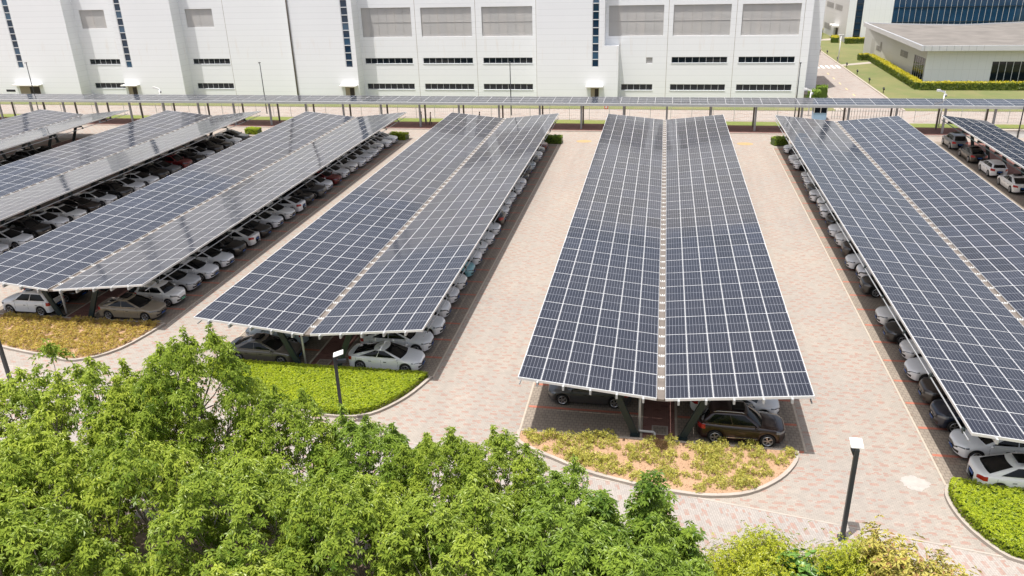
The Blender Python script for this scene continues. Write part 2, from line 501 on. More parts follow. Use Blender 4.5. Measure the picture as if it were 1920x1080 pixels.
for c in range(1, 7):
    x = XV[c]
    y0, y1 = BED_BACK[c] + 0.12, 100.2
    sheet('parking_bays', [(x - 7.2, y0), (x + 7.2, y0), (x + 7.2, y1), (x - 7.2, y1)], 0.004, 'bay_paving')
    sheet('footpath', [(x - 0.82, y0), (x + 0.82, y0), (x + 0.82, y1), (x - 0.82, y1)], 0.008, 'strip_paving')
    mb = MB()
    for sx in (-1, 1):
        mb.box(x + sx * 7.2 - 0.05, x + sx * 7.2 + 0.05, y0, y1, -0.02, 0.016)
        mb.box(x + sx * 0.9 - 0.06, x + sx * 0.9 + 0.06, y0, y1, -0.02, 0.020)
    o = mb.obj('kerb_edging', 'kerb_line'); o['kind'] = 'structure'
    mb = MB()
    yb = BED_BACK[c] + 0.1
    k = 0
    while yb + 2.45 * k < y1:
        yy = yb + 2.45 * k
        for sx in (-1, 1):
            xs = sorted((x + sx * 0.98, x + sx * 7.1))
            mb.add([(xs[0], yy - 0.1, 0.012), (xs[1], yy - 0.1, 0.012), (xs[1], yy + 0.1, 0.012), (xs[0], yy + 0.1, 0.012)], [(0, 1, 2, 3)])
        k += 1
    o = mb.obj('bay_marking', 'bay_line'); o['kind'] = 'structure'
# far-right bays beside the last canopy
sheet('parking_bays', [(33.1, 55), (36.4, 55), (36.4, 104.6), (33.1, 104.6)], 0.004, 'bay_paving')
mb = MB(); mb.box(32.9, 33.06, 55, 104.6, -0.02, 0.016); o = mb.obj('kerb_edging', 'kerb_line'); o['kind'] = 'structure'
sheet('footpath', [(36.4, 55), (39.5, 55), (39.5, 104.6), (36.4, 104.6)], 0.008, 'strip_paving')

# slanting lane at the front and its thin white kerb line
def lane_y(x): return 30.45 - 0.172 * (x - 4.24)
sheet('lane', [(-60, 8), (60, 8), (60, lane_y(60) - 1.5), (9.4, lane_y(9.4)), (4.2, lane_y(4.2)), (-60, lane_y(-60))], 0.004, 'lane_paving')
mb = MB()
for i in range(-24, 14):
    xa, xb = i * 2.5, i * 2.5 + 2.46
    if xb > 34: break
    mb.bar((xa, lane_y(xa), 0.0), (xb, lane_y(xb), 0.0), 0.10, 0.03)
o = mb.obj('lane_kerb', 'kerb_concrete'); o['kind'] = 'structure'
# pale spill on the paving
pp = [(12.45 + 0.62 * math.cos(t) * (1 + 0.12 * math.sin(3 * t + 1) + 0.07 * math.sin(11 * t) + .05 * math.sin(17 * t + 2)), 33.25 + 0.55 * math.sin(t) * (1 + 0.1 * math.cos(4 * t) + 0.08 * math.sin(9 * t + 1) + .05 * math.cos(19 * t))) for t in [i * 2 * math.pi / 80 for i in range(80)]]
o = sheet('pale_stain_ground', pp, 0.008, 'pale_spill')
for (cx, cy) in ((-9.46, 102.4), (10.67, 102.1)):
    pp = [(cx + 1.0 * math.cos(t), cy + 0.75 * math.sin(t)) for t in [i * math.pi / 12 for i in range(24)]]
    sheet('road_marking', pp, 0.008, 'manhole_rust')

# strip behind the canopies: covered walk, verge, back road, lawn
def tl(x, y): return y - 0.012 * x
def tstrip(name, y0, y1, z, mat, x0=-190, x1=130, thick=None):
    return sheet(name, [(x0, tl(x0, y0)), (x1, tl(x1, y0)), (x1, tl(x1, y1)), (x0, tl(x0, y1))], z, mat, thick=thick)
tstrip('footpath', 108.2, 113.0, 0.06, 'strip_paving', thick=0.08)
mb = MB(); mb.add([(-190, tl(-190, 108.0), 0.0), (130, tl(130, 108.0), 0.0), (130, tl(130, 108.2), 0.0), (-190, tl(-190, 108.2), 0.0),
                   (-190, tl(-190, 108.0), 0.1), (130, tl(130, 108.0), 0.1), (130, tl(130, 108.2), 0.1), (-190, tl(-190, 108.2), 0.1)],
                  [(0, 3, 2, 1), (4, 5, 6, 7), (0, 1, 5, 4), (1, 2, 6, 5), (2, 3, 7, 6), (3, 0, 4, 7)])
o = mb.obj('kerb', 'kerb_concrete'); o['kind'] = 'structure'
tstrip('grass_verge', 113.0, 115.6, 0.05, 'verge')
tstrip('road', 116.0, 124.2, 0.004, 'road_paving')
tstrip('grass_verge', 124.2, 138.0, 0.05, 'lawn', x1=25.4)
sheet('road', [(26.6, 124.0), (34.7, 124.0), (34.7, 260), (26.6, 260)], 0.008, 'road_paving')
sheet('lawn', [(35.0, 124.2), (160, 124.2), (160, 300), (35.0, 300)], 0.03, 'lawn')
sheet('pavement', [(25.4, 124.2), (26.3, 124.2), (26.3, 220), (25.4, 220)], 0.02, 'kerb_concrete')
mb = MB()
for xx in (26.45, 34.85): mb.box(xx - 0.15, xx + 0.15, 124.2, 260, -0.02, 0.12)
o = mb.obj('kerb', 'kerb_line'); o['kind'] = 'structure'
mb = MB()
for i in range(14):
    yy = 131 + i * 5.7
    if 165 < yy < 173: continue
    mb.add([(30.5, yy, 0.012), (30.68, yy, 0.012), (30.68, yy + 1.7, 0.012), (30.5, yy + 1.7, 0.012)], [(0, 1, 2, 3)])
o = mb.obj('road_marking', 'yellow_paint'); o['kind'] = 'structure'
mb = MB()
for i in range(8):
    xx = 26.9 + i * 0.98
    mb.add([(xx, 167.4, 0.013), (xx + 0.5, 167.4, 0.013), (xx + 0.5, 171.2, 0.013), (xx, 171.2, 0.013)], [(0, 1, 2, 3)])
o = mb.obj('crosswalk_road_marking', 'white_paint'); o['kind'] = 'structure'
sheet('path', [(34.9, 170.3), (41.6, 174.0), (41.6, 176.3), (34.9, 172.2)], 0.045, 'kerb_concrete')
sheet('path', [(37.2, 214.0), (42.4, 216.0), (42.4, 219.5), (36.4, 217.0)], 0.045, 'kerb_concrete')
# planting strip below the camera
sheet('soil', [(-60, -10), (40, -10), (40, 22.2), (12, 24.4), (0, 24.6), (-60, 27.5)], 0.02, 'soil_brown')

# ------------------------------------------------------------------ planted beds
BEDS = {
 5: [(-6.5, 35.0), (-6.42, 34.1), (-5.7, 33.5), (-4.5, 32.85), (-2.7, 31.95), (-0.5, 31.3), (1.5, 30.95), (3.1, 30.9), (4.8, 31.35), (6.3, 32.6), (7.2, 34.0), (7.45, 35.0)],
 4: [(-26.9, 39.9), (-26.7, 38.8), (-25.3, 37.7), (-23.0, 36.6), (-20.8, 35.8), (-18.75, 35.35), (-16.7, 35.05), (-14.9, 35.5), (-13.5, 37.4), (-12.65, 39.9)],
 3: [(-47.4, 44.75), (-47.1, 43.0), (-45.5, 41.6), (-42.3, 40.25), (-38.3, 39.43), (-35.8, 39.1), (-33.9, 40.9), (-33.1, 44.75)],
 6: [(13.85, 33.15), (13.55, 32.3), (13.62, 31.0), (14.0, 29.8), (14.6, 28.8), (15.35, 28.35), (18.5, 27.5), (22.5, 27.1), (26, 28.5), (28, 33.15)],
 2: [(-68.0, 49.6), (-67, 46.6), (-62.5, 44.6), (-57.5, 43.9), (-54.6, 46.2), (-53.9, 49.6)],
}
def smooth_poly(p, n=4):
    """Catmull-Rom through the open front edge of the bed"""
    out = []
    P = [Vector((a, b)) for a, b in p]
    for i in range(len(P) - 1):
        p0, p1, p2, p3 = P[max(i - 1, 0)], P[i], P[i + 1], P[min(i + 2, len(P) - 1)]
        for k in range(n):
            t = k / n
            q = 0.5 * ((2 * p1) + (p2 - p0) * t + (2 * p0 - 5 * p1 + 4 * p2 - p3) * t * t + (3 * p1 - p0 - 3 * p2 + p3) * t ** 3)
            out.append((q.x, q.y))
    out.append(p[-1])
    return out
def inside(px, py, poly):
    px = np.asarray(px); py = np.asarray(py)
    res = np.zeros(px.shape, bool)
    n = len(poly)
    for i in range(n):
        x1, y1 = poly[i]; x2, y2 = poly[(i + 1) % n]
        cond = ((y1 > py) != (y2 > py)) & (px < (x2 - x1) * (py - y1) / (y2 - y1 + 1e-12) + x1)
        res ^= cond
    return res
BEDP = {c: smooth_poly(p) for c, p in BEDS.items()}
for c, p in BEDP.items():
    o = sheet('soil', p, 0.12, 'soil_orange' if c in (5, 3) else 'soil_brown')
    mb = MB()
    # kerb as a swept rectangle along the front edge and straight along the back
    P = [Vector((a, b, 0)) for a, b in p]
    L = []
    for i in range(len(P)):
        d = (P[min(i + 1, len(P) - 1)] - P[max(i - 1, 0)]).normalized()
        nrm = Vector((-d.y, d.x, 0))
        L.append((P[i] - nrm * 0.09, P[i] + nrm * 0.09))
    vv = []; ff = []
    for a, b in L:
        vv += [(a.x, a.y, -0.02), (a.x, a.y, 0.15), (b.x, b.y, 0.15), (b.x, b.y, -0.02)]
    for i in range(len(L) - 1):
        for k in range(3):
            ff.append((4 * i + k, 4 * i + k + 1, 4 * i + 5 + k, 4 * i + 4 + k))
    mb.add(vv, ff)
    mb.bar((p[0][0] + 0.1, p[0][1], 0.065), (p[-1][0] - 0.1, p[-1][1], 0.065), 0.16, 0.17)
    o = mb.obj('kerb', 'kerb_concrete'); o['kind'] = 'structure'

# ------------------------------------------------------------------ leaf clouds
def unit(a): return a / (np.linalg.norm(a, axis=-1, keepdims=True) + 1e-9)
def leaf_cloud(P, N, k, length, width, elev=(-0.6, 0.5), jit=0.25, rg=None, tint=None, fold=0.18):
    """k leaves radiating round normal N at each point P; each leaf is four verts and two triangles"""
    rg = rg or rng
    n = len(P)
    N = unit(np.asarray(N, float)); P = np.asarray(P, float)
    ref = np.where(np.abs(N[:, 2:3]) < 0.9, np.array([[0, 0, 1.0]]), np.array([[1.0, 0, 0]]))
    e1 = unit(np.cross(N, ref)); e2 = np.cross(N, e1)
    az = (np.arange(k)[None] / k * 2 * np.pi + rg.uniform(0, 6.28, (n, 1)) + rg.normal(0, jit, (n, k)))
    el = rg.uniform(elev[0], elev[1], (n, k))
    rad = e1[:, None] * np.cos(az)[..., None] + e2[:, None] * np.sin(az)[..., None]
    d = rad * np.cos(el)[..., None] + N[:, None] * np.sin(el)[..., None]
    d[..., 2] -= 0.12
    d = unit(d)
    upv = unit(N[:, None] * np.cos(el)[..., None] - rad * np.sin(el)[..., None])
    side = unit(np.cross(d, upv))
    Ls = length * rg.uniform(0.7, 1.15, (n, k, 1)); Ws = width * rg.uniform(0.8, 1.15, (n, k, 1))
    b0 = P[:, None] + d * Ls * 0.08
    tip = P[:, None] + d * Ls - np.array([0, 0, 1.0]) * Ls * 0.12
    mid = P[:, None] + d * Ls * 0.5 + upv * Ls * 0.06
    l = mid + side * Ws / 2 + upv * Ws * fold; r_ = mid - side * Ws / 2 + upv * Ws * fold
    V = np.stack([b0, l, tip, r_], axis=2).reshape(-1, 3)
    m = n * k
    base = np.arange(m)[:, None] * 4
    F = np.concatenate([base + np.array([[0, 2, 1]]), base + np.array([[0, 3, 2]])], axis=1).reshape(-1, 3)
    if tint is None: tint = rg.uniform(0, 1, n)
    T = np.clip(np.repeat(np.repeat(tint[:, None], k, 1) + rg.normal(0, 0.13, (n, k)), 4, axis=1).reshape(-1), 0, 1)
    return V, F, T

def leaves_obj(name, P, N, k, length, width, mat, parent=None, **kw):
    V, F, T = leaf_cloud(P, N, k, length, width, **kw)
    return link(name, np_mesh(name, V, F, mat, T), parent)

# ------------------------------------------------------------------ trees
def tree_meshes(seed, height, spread, nsp, leafmat, whorls=15, branches=30, leaf=0.25, lw=0.088):
    rg = np.random.default_rng(seed)
    tm = MB()
    trunk_top = height * 0.32
    tm.tube([(0, 0, -0.1), (0.03, 0.02, trunk_top * 0.5), (0, 0, trunk_top)], [0.15, 0.12, 0.10], 8)
    Ps, Ns, Ts = [], [], []
    for s in range(nsp):
        if s == 0:
            ang, rr, top = 0, 0.1, height
        else:
            ang = s * 2.399 + rg.uniform(-.3, .3)
            rr = spread * math.sqrt((s + 0.3) / nsp) * rg.uniform(.85, 1.05)
            top = height * (1.0 - 0.42 * (rr / spread) ** 1.3) * rg.uniform(.88, 1.04)
        bx, by = math.cos(ang) * rr, math.sin(ang) * rr
        lo = max(height * 0.16, top - height * 0.62)
        tm.tube([(0, 0, trunk_top * rg.uniform(.6, 1)), (bx * 0.55, by * 0.55, lo * 0.6 + trunk_top * 0.5), (bx * 0.95, by * 0.95, lo + (top - lo) * 0.5), (bx, by, top - 0.25)], [0.075, 0.055, 0.035, 0.012], 6)
        R0 = spread * 0.58 * rg.uniform(.8, 1.15)
        nb = branches
        stint = rg.uniform(-0.12, 0.12)
        for b_ in range(nb):
            t = (b_ + rg.uniform(0, 1)) / nb
            z = lo + (top - lo) * t
            a = b_ * 2.399 + rg.uniform(-.5, .5)
            rad = R0 * (1 - t) ** 0.75 * rg.uniform(.55, 1.12) + 0.08
            axis = np.array([bx * (0.95 + 0.05 * t), by * (0.95 + 0.05 * t), z])
            tip = axis + np.array([math.cos(a) * rad, math.sin(a) * rad, 0.18 * rad + 0.1])
            if rad > 0.35:
                tm.tube([tuple(axis - np.array([0, 0, 0.25 * rad])), tuple((axis + tip) / 2), tuple(tip)], [0.022, 0.015, 0.007], 4, cap=False)
            nw = whorls
            u = rg.uniform(0.3, 1.05, nw) if rad > 0.35 else rg.uniform(0, 1, nw)
            p = axis[None] + (tip - axis)[None] * u[:, None] + rg.normal(0, 0.21, (nw, 3)) * np.array([1, 1, 0.8])
            out = unit(tip - axis)[None]
            nrm = unit(out * rg.uniform(0.1, 0.9, (nw, 1)) + np.array([[0, 0, 0.95]]) + rg.normal(0, 0.28, (nw, 3)))
            Ps.append(p); Ns.append(nrm)
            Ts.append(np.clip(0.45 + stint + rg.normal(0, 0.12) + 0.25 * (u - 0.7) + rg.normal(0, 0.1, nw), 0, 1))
    V, F, T = leaf_cloud(np.concatenate(Ps), np.concatenate(Ns), 8, leaf, lw, elev=(-0.55, 0.45), rg=rg, tint=np.concatenate(Ts))
    return tm.mesh('trunk', 'bark', True), np_mesh('crown', V, F, leafmat, T)

def dome_tree(seed, height, spread, leafmat, clumps=36, whorls=68, leaf=0.225, lw=0.078, shoots=9, gaps=0.0):
    """broad rounded crown: mounds of leaf whorls on limb ends over a dome, with upright shoots and some bare twigs"""
    rg = np.random.default_rng(seed)
    tm = MB()
    fork = height * 0.26
    tm.tube([(0, 0, -0.1), (0.04, 0.02, fork * 0.5), (0, 0, fork)], [0.16, 0.13, 0.11], 8)
    mains = []
    for k in range(5):
        a = k * 1.257 + rg.uniform(-.3, .3)
        m = np.array([math.cos(a) * spread * .42, math.sin(a) * spread * .42, height * rg.uniform(.5, .62)])
        tm.tube([(0, 0, fork * .9), tuple(m * np.array([.55, .55, .68])), tuple(m)], [.09, .07, .05], 6); mains.append(m)
    Ps, Ns, Ts = [], [], []
    zc = height * 0.56; rz = height * 0.44
    for c in range(clumps):
        u = 1 - 1.45 * (c + .5) / clumps
        a = c * 2.39996 + rg.uniform(-.25, .25)
        if gaps and rg.uniform() < gaps: continue
        q = math.sqrt(max(0, 1 - u * u))
        f = rg.uniform(.74, 1.05)
        ctr = np.array([math.cos(a) * q * spread * f, math.sin(a) * q * spread * f, zc + u * rz * f])
        cr = spread * rg.uniform(.25, .36)
        near = min(mains, key=lambda m: np.linalg.norm(m - ctr))
        mid = (near + ctr) / 2 + np.array([0, 0, -.15])
        tm.tube([tuple(near), tuple(mid), tuple(ctr)], [.035, .024, .012], 5, cap=False)
        ct = rg.normal(0.45, .13)
        n = whorls
        d = unit(rg.normal(0, 1, (n, 3)) + np.array([[0, 0, .55]]) + 0.5 * unit(ctr - np.array([0, 0, zc]))[None])
        rad = cr * rg.uniform(.45, 1.12, (n, 1)) ** .6
        p = ctr[None] + d * rad * np.array([[1, 1, .78]])
        Ps.append(p); Ns.append(unit(d * .8 + np.array([[0, 0, .75]]) + rg.normal(0, .22, (n, 3))))
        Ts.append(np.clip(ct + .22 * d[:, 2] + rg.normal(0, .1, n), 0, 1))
        if c < shoots or rg.uniform() < .2:
            hgt = rg.uniform(.5, 1.0); k = int(8 + hgt * 8)
            tz = rg.uniform(0, 1, k)
            p = ctr[None] + np.stack([rg.normal(0, .13, k) * (1.2 - tz), rg.normal(0, .13, k) * (1.2 - tz), cr * .5 + tz * hgt], 1)
            Ps.append(p); Ns.append(unit(rg.normal(0, .35, (k, 3)) + np.array([[0, 0, 1.]]))); Ts.append(np.clip(ct + .1 + .2 * tz, 0, 1))
            tm.tube([tuple(ctr), tuple(ctr + np.array([0, 0, cr * .5 + hgt]))], [.014, .006], 4, cap=False)
        elif rg.uniform() < .18:
            o = unit(ctr - np.array([0, 0, zc])); e = ctr + o * cr * 1.9 + np.array([0, 0, .15])
            tm.tube([tuple(ctr), tuple(ctr + o * cr + rg.normal(0, .08, 3)), tuple(e)], [.016, .011, .004], 4, cap=False)
    V, F, T = leaf_cloud(np.concatenate(Ps), np.concatenate(Ns), 8, leaf, lw, elev=(-0.6, 0.4), rg=rg, tint=np.concatenate(Ts))
    return tm.mesh('trunk', 'bark', True), np_mesh('crown', V, F, leafmat, T)

TREE_KINDS = [
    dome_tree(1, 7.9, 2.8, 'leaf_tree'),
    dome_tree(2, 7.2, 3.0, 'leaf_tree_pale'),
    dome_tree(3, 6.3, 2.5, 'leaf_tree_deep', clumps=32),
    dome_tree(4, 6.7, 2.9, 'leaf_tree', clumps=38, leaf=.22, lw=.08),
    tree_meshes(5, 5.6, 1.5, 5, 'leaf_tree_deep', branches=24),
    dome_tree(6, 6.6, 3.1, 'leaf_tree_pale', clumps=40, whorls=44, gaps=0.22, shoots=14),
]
# x, y, kind, height scale, spread scale, rotation, label
TREES = [
    (-29.0, 25.4, 1, 0.84, 1.00, 2.4, 'pale tree at the left edge hiding the foot of the leaning dark pole'),
    (-24.2, 25.8, 5, 1.12, 1.02, 0.4, 'airy pale tree right of the leaning dark pole, paving showing through its branches'),
    (-20.6, 25.2, 1, 1.02, 0.80, 1.1, 'bushy light-green tree below the yellow ground-cover bed, left of the tallest tree'),
    (-18.3, 25.8, 0, 1.12, 0.86, 2.2, 'tallest tree, its crown rising in front of the grey-brown sedan'),
    (-14.4, 25.0, 3, 0.98, 0.80, 0.0, 'tree right of the tallest one, covering the left end of the lime hedge'),
    (-11.0, 25.0, 2, 0.95, 0.85, 3.0, 'low tree whose tips stand in front of the lime hedge below the lamp post'),
    (-7.9, 24.6, 3, 0.90, 0.70, 4.0, 'tree whose two tips rise just right of the lime hedge'),
    (-5.4, 24.4, 0, 0.76, 0.70, 5.0, 'deep-green tree with its tip over the pale aisle paving'),
    (-3.2, 24.0, 2, 0.80, 0.80, 1.7, 'dense tree before the left corner of the orange soil bed'),
    (-1.5, 23.4, 4, 0.90, 1.05, 0.6, 'slim pointed tree reaching the kerb of the orange soil bed, second from the right'),
    (0.35, 24.0, 4, 1.00, 1.05, 2.6, 'rightmost slim pointed tree, in front of the middle of the orange soil bed'),
    (-26.4, 20.4, 3, 1.00, 1.0, 0.7, 'green tree filling the bottom left corner'),
    (-22.0, 20.2, 1, 1.05, 0.95, 5.2, 'broad pale tree near the bottom left corner with bare twigs'),
    (-17.6, 20.2, 5, 1.12, 0.95, 3.3, 'loose yellow-green tree with bare twigs, bottom edge left of centre'),
    (-13.4, 19.8, 0, 0.92, 0.95, 0.9, 'full green tree in the second row, right of the loose yellow-green one'),
    (-9.6, 20.0, 3, 1.04, 0.90, 2.9, 'broad star-leaved tree at the bottom edge, below the lime hedge'),
    (-6.0, 19.8, 0, 0.86, 0.90, 4.4, 'star-leaved tree at the bottom edge, below the deep-green one'),
    (-2.6, 19.8, 2, 1.02, 1.0, 5.7, 'dark dense tree at the bottom edge below the orange soil bed'),
    (0.4, 19.6, 2, 0.90, 0.85, 2.0, 'dark tree at the bottom edge left of the yellow shrubs'),
    (-19.4, 16.2, 0, 0.95, 1.0, 1.5, 'nearest tree in the bottom left, seen from above its crown'),
    (-11.4, 16.0, 1, 0.90, 1.0, 0.2, 'nearest pale tree at the bottom edge left of centre'),
    (-4.4, 16.4, 3, 0.90, 0.9, 3.7, 'nearest tree at the bottom edge below the aisle'),
]
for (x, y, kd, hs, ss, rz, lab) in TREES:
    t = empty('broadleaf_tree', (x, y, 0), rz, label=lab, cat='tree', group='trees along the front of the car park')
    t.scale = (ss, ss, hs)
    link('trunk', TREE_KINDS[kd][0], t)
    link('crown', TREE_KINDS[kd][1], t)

# ------------------------------------------------------------------ shrubs at the bottom right
def shrub_mesh(seed, h, r, n, k, leaf, lw, mat, droop=(-0.3, 0.7), stems=9):
    rg = np.random.default_rng(seed)
    sm = MB(); Ps = []; Ns = []; Ts = []
    for s in range(stems):
        a = s * 2.399; rr = r * math.sqrt((s + 0.5) / stems)
        hh = h * (1.05 - 0.5 * (rr / r) ** 2) * rg.uniform(.75, 1.1)
        tip = np.array([math.cos(a) * rr, math.sin(a) * rr, hh])
        sm.tube([(math.cos(a) * 0.1, math.sin(a) * 0.1, -0.05), (tip[0] * 0.6, tip[1] * 0.6, hh * 0.5), tuple(tip)], [0.02, 0.014, 0.006], 5, cap=False)
        m = n // stems
        u = rg.uniform(0.3, 1.04, m) ** 0.8
        p = np.stack([tip[0] * (0.3 + 0.7 * u), tip[1] * (0.3 + 0.7 * u), hh * u], 1) + rg.normal(0, 0.19 * r / 0.9, (m, 3)) * np.array([1, 1, .7])
        Ps.append(p); Ns.append(unit(np.stack([p[:, 0], p[:, 1], np.full(m, 0.8 * r)], 1) + rg.normal(0, .3, (m, 3))))
        Ts.append(np.clip(0.25 + 0.5 * u + rg.normal(0, .15, m), 0, 1))
    P = np.concatenate(Ps); P[:, 2] = np.maximum(P[:, 2], 0.06)
    V, F, T = leaf_cloud(P, np.concatenate(Ns), k, leaf, lw, elev=droop, rg=rg, tint=np.concatenate(Ts))
    return sm.mesh('stem', 'twig', True), np_mesh('foliage', V, F, mat, T)
SHK = {
    'lime': [shrub_mesh(21, 2.6, 1.15, 2100, 5, 0.09, 0.042, 'leaf_yellow', stems=14), shrub_mesh(22, 2.3, 1.0, 1800, 5, 0.09, 0.042, 'leaf_yellow', stems=12)],
    'round': [shrub_mesh(23, 2.2, 0.85, 170, 4, 0.30, 0.27, 'leaf_round', (0.0, 0.6), stems=8)],
    'dry': [shrub_mesh(24, 2.5, 0.95, 480, 6, 0.19, 0.07, 'leaf_dry', stems=9), shrub_mesh(25, 2.2, 0.8, 400, 6, 0.19, 0.07, 'leaf_dry', stems=8)],
}
SHRUBS = [
    ('lime', 0, 3.55, 23.9, 1.22, 'dense lime-yellow shrub at the bottom edge, right of the last tree'),
    ('lime', 1, 4.95, 24.9, 1.37, 'tall lime shrub whose tip stands against the lane paving'),
    ('lime', 0, 4.5, 22.6, 1.34, 'low lime shrub cut off by the bottom edge, beside the round-leaved one'),
    ('round', 0, 5.9, 23.7, 1.28, 'round-leaved dark green shrub between two lime shrubs'),
    ('lime', 0, 7.45, 24.5, 1.20, 'wide yellow-lime shrub hiding the foot of the leaning lamp post'),
    ('lime', 1, 8.5, 24.9, 1.16, 'yellow-lime shrub just right of the leaning lamp post'),
    ('round', 0, 6.9, 22.9, 1.16, 'round-leaved green shrub at the bottom edge below the lamp post'),
    ('dry', 0, 9.3, 24.9, 1.40, 'tallest browned shrub with red dry leaves, right of the lamp post'),
    ('dry', 1, 10.2, 24.2, 1.34, 'browned shrub with thin stems in the middle of the dry clump'),
    ('dry', 0, 11.2, 24.3, 1.16, 'half-dry shrub with arching tops above the paving kerb'),
    ('dry', 1, 12.1, 23.9, 1.04, 'rightmost low half-dry shrub near the lime hedge corner'),
    ('round', 0, 10.1, 23.0, 0.98, 'round-leaved green shrub under the dry clump, bottom edge'),
    ('dry', 0, 9.2, 23.2, 1.10, 'olive-brown shrub at the bottom edge left of the dry clump'),
]
for (kd, i, x, y, s, lab) in SHRUBS:
    t = empty('shrub', (x, y + 0.75, 0.02), x * 3.1, label=lab, cat='shrub', group='shrubs along the front kerb')
    t.scale = (s, s, s * 0.82)
    link('stem', SHK[kd][i][0], t); link('foliage', SHK[kd][i][1], t)

# small shrubs in the orange soil bed
small = []
for i in range(4):
    rg = np.random.default_rng(50 + i)
    n = 62
    a = rg.uniform(0, 6.28, n); rr = 0.36 * np.sqrt(rg.uniform(0, 1, n))
    P = np.stack([np.cos(a) * rr, np.sin(a) * rr, rg.uniform(0.06, 0.42, n) * (1 - (rr / 0.5) ** 2)], 1)
    N = unit(np.stack([P[:, 0], P[:, 1], np.full(n, 0.25)], 1) + rg.normal(0, .3, (n, 3)))
    V, F, T = leaf_cloud(P, N, 5, 0.11, 0.042, elev=(-.1, .8), rg=rg, tint=np.clip(rg.uniform(0.1, 0.8, n) + P[:, 2], 0, 1))
    small.append(np_mesh('low_shrub', V, F, 'leaf_bed', T))
bx0, by0 = [], []
tries = 0
while len(bx0) < 108 and tries < 20000:
    tries += 1
    x, y = rnd.uniform(-6.3, 7.3), rnd.uniform(30.9, 34.9)
    if not inside([x], [y], BEDP[5])[0]: continue
    if -1.2 < x < 2.6 and y > 32.6 and rnd.random() < 0.75: continue
    if any((x - a) ** 2 + (y - b) ** 2 < 0.34 ** 2 for a, b in zip(bx0, by0)): continue
    if not all(inside([x + dx, x - dx], [y - 0.25, y - 0.25], BEDP[5]).all() for dx in (0.25,)): continue
    dens = 0.5 + 0.5 * math.sin(x * 1.3 + 1.1) * math.cos(y * 1.7 + x * 0.6)
    if rnd.random() > 0.35 + 0.65 * dens: continue
    bx0.append(x); by0.append(y)
for x, y in zip(bx0, by0):
    o = link('low_shrub', small[rnd.randrange(4)], None, (x, y, 0.12), rnd.uniform(0, 6.28),
             label='small yellow-green shrub planted sparsely in the orange soil bed', cat='shrub', group='small shrubs in the orange soil bed')
    s = rnd.uniform(0.55, 1.15); o.scale = (s, s, s * rnd.uniform(0.9, 1.4))
rg = np.random.default_rng(76)
_x = rg.uniform(-6.4, 7.4, 4200); _y = rg.uniform(30.9, 35.0, 4200); _k = inside(_x, _y, BEDP[5]); _x, _y = _x[_k], _y[_k]
V, F, T = leaf_cloud(np.stack([_x, _y, np.full(len(_x), .135)], 1), unit(rg.normal(0, .3, (len(_x), 3)) + np.array([[0, 0, 1.]])), 1, .09, .035, rg=rg, elev=(-.1, .2))
link('leaf_litter', np_mesh('leaf_litter', V, F, 'leaf_litter', T), kind='stuff', label='dry leaf litter strewn over the orange soil bed', cat='leaf litter')
rg = np.random.default_rng(77)
n = 420
a = rg.uniform(0, 6.28, n); rr = 0.42 * np.sqrt(rg.uniform(0, 1, n))
P = np.stack([np.cos(a) * rr, np.sin(a) * rr, 0.5 * rg.uniform(0.2, 1, n) * np.sqrt(np.maximum(0.02, 1 - (rr / 0.45) ** 2))], 1)
V, F, T = leaf_cloud(P, unit(P + rg.normal(0, .2, (n, 3))), 3, 0.13, 0.012, rg=rg)
link('dry_shrub', np_mesh('dry_shrub', V, F, 'leaf_brown', T), None, (0.75, 34.35, 0.12), label='round brown dead shrub by the white pipe outlet', cat='shrub')

def bed_leaves(poly, n, hfun, seed, margin=0.0):
    rg = np.random.default_rng(seed)
    xs = [p[0] for p in poly]; ys = [p[1] for p in poly]
    x = rg.uniform(min(xs), max(xs), n * 3); y = rg.uniform(min(ys), max(ys), n * 3)
    ok = inside(x, y, poly)
    if margin:
        for dx, dy in ((margin, 0), (-margin, 0), (0, margin), (0, -margin)): ok &= inside(x + dx, y + dy, poly)
    x, y = x[ok][:n], y[ok][:n]
    return x, y, rg
def lump(x, y, s=1.0): return (np.sin(x * 2.1 * s + 1.7 * np.sin(y * 1.3 * s)) * np.cos(y * 2.4 * s + 1.2 * np.sin(x * 0.9 * s)) + np.sin(x * 5.3 * s + y * 3.1 * s) * 0.5) / 1.5

# mustard ground cover in the left bed (nobody could count its plants)
x, y, rg = bed_leaves(BEDP[3], 6500, None, 61, 0.12)
lm = lump(x, y, 1.1)
keep = lm > -0.45 + rg.uniform(-.45, .25, len(x))
x, y, lm = x[keep], y[keep], lm[keep]
z = 0.14 + np.maximum(0.03, 0.20 + 0.15 * lm) * rg.uniform(0.3, 1, len(x))
P = np.stack([x, y, z], 1); N = unit(np.stack([rg.normal(0, .5, len(x)), rg.normal(0, .5, len(x)), np.ones(len(x))], 1))
V, F, T = leaf_cloud(P, N, 5, 0.13, 0.05, elev=(-.2, .8), rg=rg, tint=np.clip(0.45 + 0.3 * lm + rg.normal(0, .15, len(x)), 0, 1))
link('ground_cover', np_mesh('ground_cover', V, F, 'leaf_ground', T), kind='stuff', label='mustard-yellow ground cover filling the kerbed bed by the gold sedan', cat='ground cover')

